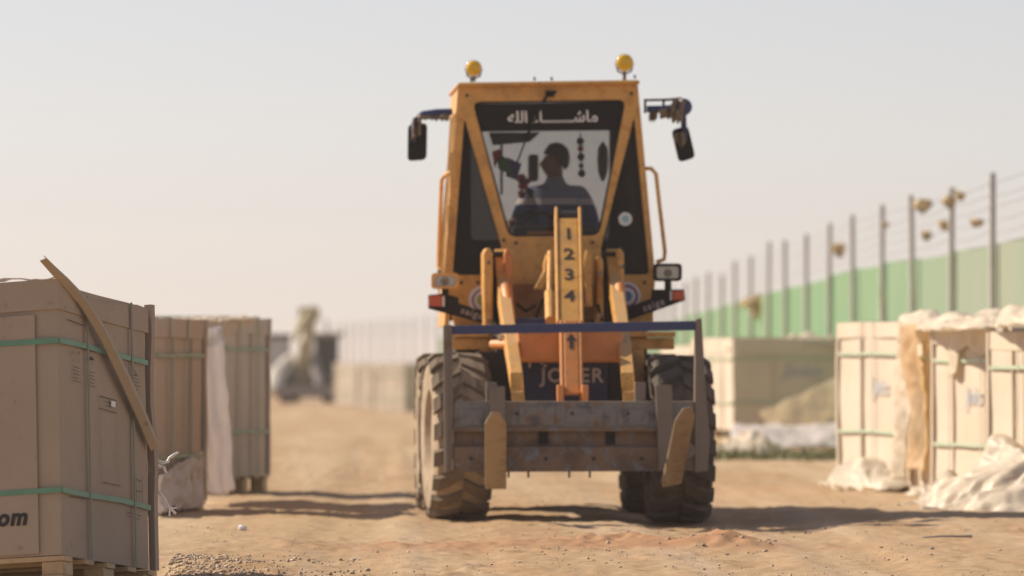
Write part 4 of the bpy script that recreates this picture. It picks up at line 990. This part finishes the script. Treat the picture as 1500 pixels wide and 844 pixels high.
# fork carriage
DC = -1.15
car = lambda n, pts, t, m, d=DC, b=.004: ppoly(n, pts, d, t, m, bevel=b)
car('carriage_upright', [(653, 692), (661, 692), (664, 600), (662, 476), (650, 476), (651, 600)], .10, greysteel)
car('carriage_upright', [(1018, 692), (1037, 690), (1040, 640), (1034, 575), (1028, 466), (1019, 468), (1018, 580)], .10, greysteel)
car('blue_top_bar', [(662, 490), (1018, 484), (1018, 470), (662, 477)], .07, navy, DC + .01)
car('upper_crossbar', rect(665, 588, 1017, 628), .09, steel, DC + .01)
car('recessed_plate', rect(665, 628.5, 1017, 654.5), .03, steelb, DC + .06, 0)
car('lower_crossbar', [(665, 692), (1017, 690), (1017, 655), (665, 655)], .09, steelb, DC + .01)
car('ledge_strip', rect(663, 626, 962, 632), .012, steelb, DC - .003)
car('dark_hole_patch', rect(789, 632, 803, 651), .01, black, DC + .045, 0); car('dark_hole_patch', rect(887, 632, 901, 651), .01, black, DC + .045, 0)  # holes in the plate, their darkness put in as flat black patches
for (x0, y0, x1, y1) in ((672, 600, 708, 622), (760, 596, 812, 622), (830, 598, 884, 620), (905, 600, 952, 622)): car('wear_plate', rect(x0, y0, x1, y1), .007, steel, DC + .002, .002)
for x in (757, 838, 920): mb = MB(); c = V(x, 606, DC - .004); mb.tube([c, c + HD * .02], .010, 8); obj('bolt', mb, dark, ldr)
for x in (724, 745, 774, 834, 864): car('stud', rect(x - 1.5, 691, x + 1.5, 700), .012, dark, DC + .03, 0)
mb = MB(); c = V(1008, 660, DC - .004); mb.lathe([(0, .022), (0, .045), (.012, .045), (.012, .022)], c, HD, 18); obj('ring_boss', mb, greysteel, ldr)
for x in (690, 735, 800, 870, 940, 1000): mb = MB(); c = V(x, 672, DC - .002); mb.tube([c, c + HD * .02], .012, 8); obj('bolt', mb, dark, ldr)
for px in (712, 930): car('carriage_hook', rect(px, 560, px + 16, 588), .06, greysteel, DC + .08)
ppoly('upright_flange', [(650, 690), (657, 690), (657, 477), (649, 478)], DC - .004, .006, greysteel, bevel=0, dd=[DC + .012, DC - .006, DC - .006, DC + .012])
# fork tines with their shanks
def tine(heel, tip, w, th, shank, L_):
    f = bpy.data.objects.new('fork', None); link(f, ldr); A = V(*heel); f.location = A - ORG[ldr.name]; ORG[f.name] = A
    B = V(*tip); d = (B - A).normalized(); hx = d.cross(Vector((0, 0, 1))).normalized(); 
    roll = shank[4]; up = hx.cross(d); hx, up = hx * math.cos(roll) + up * math.sin(roll), up * math.cos(roll) - hx * math.sin(roll)
    n = (B - A).length; mb = MB()
    out = [(0, .5), (n * .86, .5), (n, .22), (n, -.22), (n * .86, -.5), (0, -.5)]
    tb = [A + d * a + hx * (b * w) for a, b in out]
    k_ = len(tb); tp_ = [p + up * (th * (1 - .7 * a / n)) for p, (a, b) in zip(tb, out)]        # thins towards the tip
    mb.add(tb + tp_, [tuple(range(k_ - 1, -1, -1)), tuple(range(k_, 2 * k_))] + [(i, (i + 1) % k_, k_ + (i + 1) % k_, k_ + i) for i in range(k_)])
    obj('blade', mb, tinem, f, .010)
    obj('shank', MB().prism([V(x, y, DC - .055) for x, y in shank[:4]], HD * .05), greysteel, f, .004)
    return f
tine((726, 706, DC - .05), (726, 603, DC - 1.05), 0.128, -.050, [(718, 690), (740, 690), (740, 566), (718, 566), 0.0], 1)
tine((982, 702, DC - .05), (1006, 596, DC - 1.05), 0.120, -.045, [(966, 690), (990, 690), (984, 564), (960, 564), -.22], 1)
# ------------------------------------------------------------------ cab interior
DI = 1.55
ppoly('dashboard', [(748, 352), (876, 352), (872, 330), (752, 330)], D0 + .10, .18, seatm, bevel=.02)
ppoly('dash_trim', rect(772, 339, 850, 344), D0 + .085, .012, orange, bevel=.003)
ppoly('seat_back', rnd([(770, 400), (860, 400), (856, 275), (774, 275)], 12), DI + .22, .09, seatm, bevel=.02); ppoly('head_rest', rnd([(774, 266), (789, 266), (789, 226), (774, 226)], 5), DI + .26, .06, seatm, bevel=.02)
ppoly('seat_cushion', rect(768, 385, 862, 404), DI - .25, .5, seatm, bevel=.03)
sw = V(787, 336, D0 + .42); mb = MB(); pts = [sw + Vector((math.cos(a) * .17, math.sin(a) * .17 * .75, math.sin(a) * .17 * .65)) for a in [2 * math.pi * k / 24 for k in range(25)]]
mb.tube(pts, .014, 8); mb.tube([sw + Vector((-.16, 0, 0)), sw, sw + Vector((.16, 0, 0))], .012, 8); mb.tube([sw, sw + Vector((0, -.12, -.22))], .022, 8); obj('steering_wheel', mb, black, ldr, smooth='full')
ppoly('sun_shade', [(722, 213), (776, 208), (792, 194), (716, 194)], D0 + .22, .02, seatm); ppoly('interior_post', rect(733, 195, 736.5, 285), D0 + .3, .015, black, bevel=0)
# ornaments hanging in the cab: things of their own
def pennant(label, pts, d, mat):
    mb = MB(); mb.prism([V(x, y, d) for x, y in pts], HD * .004); c = V(*pts[0], d); return tag(obj('pennant', mb, mat, origin=c), label, 'pennant', 'ornaments in the cab')
pennant('green pennant hanging behind the windscreen of the loader', [(726, 222), (742, 232), (752, 258), (730, 248)], D0 + .30, greenc)
pennant('violet pennant hanging beside the green one in the cab', [(742, 230), (764, 240), (757, 264), (741, 258)], D0 + .31, purplec)
pennant('small red pennant hanging at the windscreen edge in the cab', [(721, 222), (732, 218), (735, 226), (724, 246)], D0 + .29, redc)
def beads(name, label, px, ys_, d, mats):
    t = thing(name, label, 'ornament', V(px, ys_[0], d), None, 'ornaments in the cab')
    mb = MB(); mb.tube([V(px, 194, d), V(px + 2, ys_[-1] + 4, d)], .004, 6); obj('cord', mb, black, t)
    for i, y in enumerate(ys_):
        r_ = (.026, .022, .026, .018)[i % 4]; c = V(px + 0.5 * i, y, d)
        obj('bead', MB().lathe([(-r_, r_ * .3), (-r_ * .5, r_ * .85), (0, r_), (r_ * .5, r_ * .85), (r_, r_ * .3)], c, (0, 0, 1), 12), mats[i % len(mats)], t, smooth='full')
beads('bead_string', 'string of dark and red beads hanging right of the driver', 850, (207, 218, 230, 243, 254), D0 + .45, (seatm, redc, seatm, seatm))
mb = MB(); c = V(883, 222, D0 + .4)
mb.lathe([(.06, .004), (.05, .014), (.02, .032), (-.06, .036), (-.13, .030), (-.17, .018), (-.19, .006)], c, (0, 0, 1), 16); tag(obj('tassel', mb, greyc, origin=c, smooth='full'), 'grey spindle tassel hanging near the right windscreen pillar', 'ornament', 'ornaments in the cab')
t = thing('cloth_flower', 'red cloth flower bunch fixed beside the driver in the cab', 'ornament', V(770, 275, D0 + .5), None, 'ornaments in the cab')
rf = random.Random(2)
for k in range(9):
    c = V(768 + rf.uniform(-12, 10), 273 + rf.uniform(-16, 14), D0 + .5 + rf.uniform(-.04, .04)); r_ = .022 + .012 * rf.random()
    obj('petal', MB().lathe([(-r_ * .4, r_ * .4), (0, r_), (r_ * .3, r_ * .7), (r_ * .4, r_ * .2)], c, (rf.uniform(-1, 1), -1, rf.uniform(-1, 1)), 9), redc if k % 3 else seatm, t, smooth='full')
# ------------------------------------------------------------------ the driver
def skinned(name, chain, edges, lvl=2):
    me = bpy.data.meshes.new(name); me.from_pydata([p for p, r in chain], edges, [])
    o = bpy.data.objects.new(name, me); COL.objects.link(o)
    m = o.modifiers.new('skin', 'SKIN'); 
    for i, (p, r) in enumerate(chain): me.skin_vertices[0].data[i].radius = r if isinstance(r, tuple) else (r, r)
    me.skin_vertices[0].data[0].use_root = True; m.use_smooth_shade = True
    s_ = o.modifiers.new('sub', 'SUBSURF'); s_.levels = lvl; s_.render_levels = lvl
    dg = bpy.context.evaluated_depsgraph_get(); dg.update(); m2 = bpy.data.meshes.new_from_object(o.evaluated_get(dg)); bpy.data.objects.remove(o); return m2
hip = V(815, 384, DI); hip.z -= .02
def W(dx, dy, dz): return hip + Vector((dx, dy, dz))
head = V(813, 238, DI - .02)
neck = V(813, 268, DI + .01); chest = V(813, 297, DI + .04)
chain = [(hip, (.13, .16)), (hip.lerp(chest, .5), (.13, .17)), (chest, (.12, .20)), (neck + Vector((0, 0, -.02)), (.085, .11)), (neck + Vector((0, -.01, .04)), (.055, .055)), (head, (.080, .080)), (head + Vector((-.01, 0, .07)), (.064, .064))]
E_ = [(0, 1), (1, 2), (2, 3), (3, 4), (4, 5), (5, 6)]
def addv(p, r, prev): chain.append((p, r)); E_.append((prev, len(chain) - 1)); return len(chain) - 1
fd = Vector((-.90, -.42, -.05)).normalized()        # the way the face looks
n_ = addv(head + fd * .085 + Vector((0, 0, -.045)), .042, 5)              # jaw
for sx in (-1, 1):
    sh = addv(V(813 + sx * 38, 286, DI + .03), .078, 2)
    el = addv(V(813 + sx * 58, 338, DI - .12), .052, sh)
    wr = addv(sw + Vector((sx * .15, .03, .05)), .034, el)
    pm = addv(sw + Vector((sx * .165, -.03, .03)), (.034, .020), wr)
    for k in range(4):
        b_ = addv(sw + Vector((sx * (.185 - .0) , -.055, .030 - .018 * k + .02)), .0095, pm); addv(sw + Vector((sx * .175, -.085, .018 - .018 * k + .015)), .0085, b_)
    addv(sw + Vector((sx * .135, -.045, .045)), .010, pm)
    kn = addv(hip + Vector((sx * .16, -.42, .02)), .075, 0); an = addv(hip + Vector((sx * .17, -.50, -.34)), .05, kn); addv(hip + Vector((sx * .17, -.62, -.38)), .04, an)
me = skinned('person', chain, E_)
# face: nose, brow, ears pushed out of the same surface
for v in me.vertices:
    q = v.co - head; f = q.dot(fd); up = q.z; sd = q.dot(Vector((fd.y, -fd.x, 0)))
    if v.co.z > neck.z + .05:
        if f > .05: v.co += fd * (.030 * math.exp(-(sd / .014) ** 2 - ((up + .012) / .02) ** 2) - .008 * math.exp(-((abs(sd) - .03) / .014) ** 2 - ((up - .018) / .012) ** 2) + .008 * math.exp(-(sd / .02) ** 2 - ((up + .05) / .012) ** 2))
        s2 = 1 if sd > 0 else -1
        v.co += Vector((fd.y, -fd.x, 0)) * s2 * .02 * math.exp(-((f + .0) / .018) ** 2 - (up / .028) ** 2) * (abs(sd) > .05)
def sweaterm():
    m, t, b = nodes('blue_grey_sweater'); tc = t.nodes.new('ShaderNodeTexCoord'); s_ = t.nodes.new('ShaderNodeSeparateXYZ'); t.links.new(tc.outputs['Object'], s_.inputs[0])
    zs = chest.z + .005 - hip.z
    a = N(t, 'ShaderNodeMath', operation='SUBTRACT'); t.links.new(s_.outputs[2], a.inputs[0]); a.inputs[1].default_value = zs
    ab = N(t, 'ShaderNodeMath', operation='ABSOLUTE'); t.links.new(a.outputs[0], ab.inputs[0])
    l1 = N(t, 'ShaderNodeMath', operation='LESS_THAN'); t.links.new(ab.outputs[0], l1.inputs[0]); l1.inputs[1].default_value = .020
    l2 = N(t, 'ShaderNodeMath', operation='LESS_THAN'); t.links.new(s_.outputs[2], l2.inputs[0]); l2.inputs[1].default_value = zs
    c = mixc(t, l2.outputs[0], (0.25, 0.32, 0.47), (0.06, 0.09, 0.26)); c = mixc(t, l1.outputs[0], c, (0.75, 0.75, 0.78))
    t.links.new(c, b.inputs['Base Color']); b.inputs['Roughness'].default_value = .9; return m
for m in (sweaterm(), skin, trous): me.materials.append(m)
me.materials.clear()
for m in (MATS['blue_grey_sweater'], skin, trous): me.materials.append(m)
for p in me.polygons:
    c = p.center; p.use_smooth = True
    p.material_index = 1 if c.z > neck.z + .035 or (c - sw).length < .215 and c.y < sw.y + .01 else (2 if c.z < hip.z + .06 and c.y < hip.y + .1 and c.z < sw.z - .1 else 0)
me.transform(Matrix.Translation(-hip))
drv = bpy.data.objects.new('person', me); COL.objects.link(drv); drv.location = hip; ORG[drv.name] = hip
tag(drv, 'driver in a grey sweater with a pale stripe, face turned aside at the wheel', 'person')
mb = MB(); bmh = bmesh.new(); bmesh.ops.create_icosphere(bmh, subdivisions=3, radius=1)
for v in bmh.verts:
    c = v.co.copy(); f = c.dot(fd)
    k = 1.0 + 0.04 * noise.noise(c * 6)
    mb.v.append(head + Vector((0, 0, .026)) - fd * .010 + Vector((c.x * .088, c.y * .088, c.z * .104)) * k)
bmh.verts.index_update()
for f_ in bmh.faces:
    c = f_.calc_center_median()
    if c.z > -.42 - .6 * c.dot(-fd) * .4 and (c.dot(fd) < .72 or c.z > .5) and not (c.dot(fd) > .22 and c.z < .38): mb.f.append(tuple(v.index for v in f_.verts))
bmh.free(); o = obj('hair', mb, hairm, drv, smooth='full'); s_ = o.modifiers.new('thickness', 'SOLIDIFY'); s_.thickness = .012

# ------------------------------------------------------------------ distant machines
def U(px, py, Y): return P(px, py, Y)
def bx(mb, x0, y0, x1, y1, Y, t): mb.prism([U(x0, y1, Y), U(x1, y1, Y), U(x1, y0, Y), U(x0, y0, Y)], Vector((0, t, 0))); return mb
YD = 188.0
b0_ = U(455, 590, YD); b0_.z = g1(b0_.x, YD)
dg_ = thing('backhoe_loader', 'blurred pale yellow backhoe digger far along the track', 'digger', b0_)
for (px, r, w, Y) in ((419, .46, .40, YD), (491, .50, .46, YD), (430, .62, .45, YD + 2.6), (482, .62, .45, YD + 2.6)):
    c = U(px, 560, Y); c.z = g1(c.x, Y) + r; wl = obj('wheel', MB().lathe([(-w / 2, r * .5), (-w / 2, r * .9), (-w * .35, r), (w * .35, r), (w / 2, r * .9), (w / 2, r * .5)], c, (1, 0, 0), 20), black, dg_, smooth=True)
    obj('rim', MB().lathe([(-w * .45, r * .5), (w * .45, r * .5)], c, (1, 0, 0), 16), paley, wl)
obj('chassis', bx(MB(), 428, 545, 492, 572, YD + .3, 2.6), mauve, dg_, .08)
mb = MB(); bx(mb, 402, 566, 500, 582, YD - 1.4, .5); obj('loader_bucket', mb, mauve, dg_, .06)
obj('bonnet', bx(MB(), 438, 528, 470, 552, YD + .2, 1.0), mauve, dg_, .08)
cf = MB()
for (x0, x1) in ((461, 466), (492, 496)): bx(cf, x0, 494, x1, 548, YD + .8, .1); bx(cf, x0, 494, x1, 548, YD + 2.0, .1)
bx(cf, 459, 488, 498, 495, YD + .7, 1.5); obj('cab_frame', cf, mauve, dg_)
obj('cab_window', bx(MB(), 464, 495, 493, 545, YD + .77, 1.1), tealg, dg_); obj('cab_wall', bx(MB(), 466, 520, 492, 548, YD + 1.9, .05), mauve, dg_)
mb = MB(); mb.tube([U(446, 560, YD + .2), U(449, 520, YD - .1), U(455, 470, YD), U(458, 452, YD)], [.15, .19, .17, .12], 8); mb.tube([U(436, 545, YD), U(444, 500, YD - .2)], .11, 8); obj('boom', mb, paley, dg_)
mb = MB(); mb.tube([U(458, 452, YD), U(449, 466, YD - .4), U(440, 482, YD - .7)], .15, 8); bx(mb, 437, 450, 468, 470, YD - .25, .6); mb.tube([U(440, 470, YD), U(435, 492, YD - .3)], .12, 8); mb.tube([U(440, 478, YD - .2), U(432, 500, YD - .3)], .09, 8); obj('dipper_bucket', mb, paley, dg_, .03)
obj('loader_arm', arm_ := (lambda m: (m.tube([U(400, 575, YD - 1.0), U(408, 545, YD - .6), U(424, 528, YD + .4)], [.24, .27, .22], 8), m)[1])(MB()), flat('chalky_white_paint', (0.62, 0.58, 0.50), .6), dg_)
mb = MB(); mb.tube([U(470, 565, YD - .8), U(462, 540, YD - .3), U(458, 520, YD + .4)], [.16, .18, .15], 8); obj('loader_arm', mb, mauve, dg_)
mb = MB(); mb.tube([U(478, 470, YD + .5), U(479, 492, YD + .8)], .04, 6); mb.tube([U(505, 488, YD + .8), U(494, 492, YD + .8)], .04, 6); obj('exhaust_pipe', mb, dark, dg_)
YT = 205.0
b1 = U(402, 585, YT); b1.z = g1(b1.x, YT)
tr = thing('truck', 'blurred grey truck with dark roof behind the far digger', 'truck', b1)
obj('body', bx(MB(), 378, 532, 428, 572, YT, 3.0), mauve, tr, .08)
mb = MB()
for (x0, x1) in ((381, 384), (422, 425)): bx(mb, x0, 496, x1, 533, YT + .1, .1)
obj('window_frame', mb, mauve, tr); obj('roof', bx(MB(), 380, 489, 426, 497, YT, 1.6), dark, tr, .06)
obj('windscreen', bx(MB(), 384, 497, 422, 532, YT + .15, .03), flat('pale_reflecting_glass', (0.42, 0.44, 0.44), .15), tr)
for px in (387, 420):
    c = U(px, 570, YT + .3); c.z = g1(c.x, YT) + .4; obj('wheel', MB().lathe([(-.15, .2), (-.15, .36), (-.1, .4), (.1, .4), (.15, .36), (.15, .2)], c, (1, 0, 0), 16), black, tr, smooth=True)

# ------------------------------------------------------------------ haze
hb = MB(); hb.box((-1520, -80, -1.9), (1520, 1520, 4.4))
hz = obj('haze', hb, postm); hz['kind'] = 'stuff'
hm = bpy.data.materials.new('haze_air'); hm.use_nodes = True; t = hm.node_tree; t.nodes.clear()
pv = t.nodes.new('ShaderNodeVolumePrincipled'); pv.inputs['Color'].default_value = (0.97, 0.93, 0.90, 1); pv.inputs['Density'].default_value = 0.00045; pv.inputs['Anisotropy'].default_value = 0.0
om_ = t.nodes.new('ShaderNodeOutputMaterial'); t.links.new(pv.outputs[0], om_.inputs['Volume'])
hz.data.materials.clear(); hz.data.materials.append(hm)
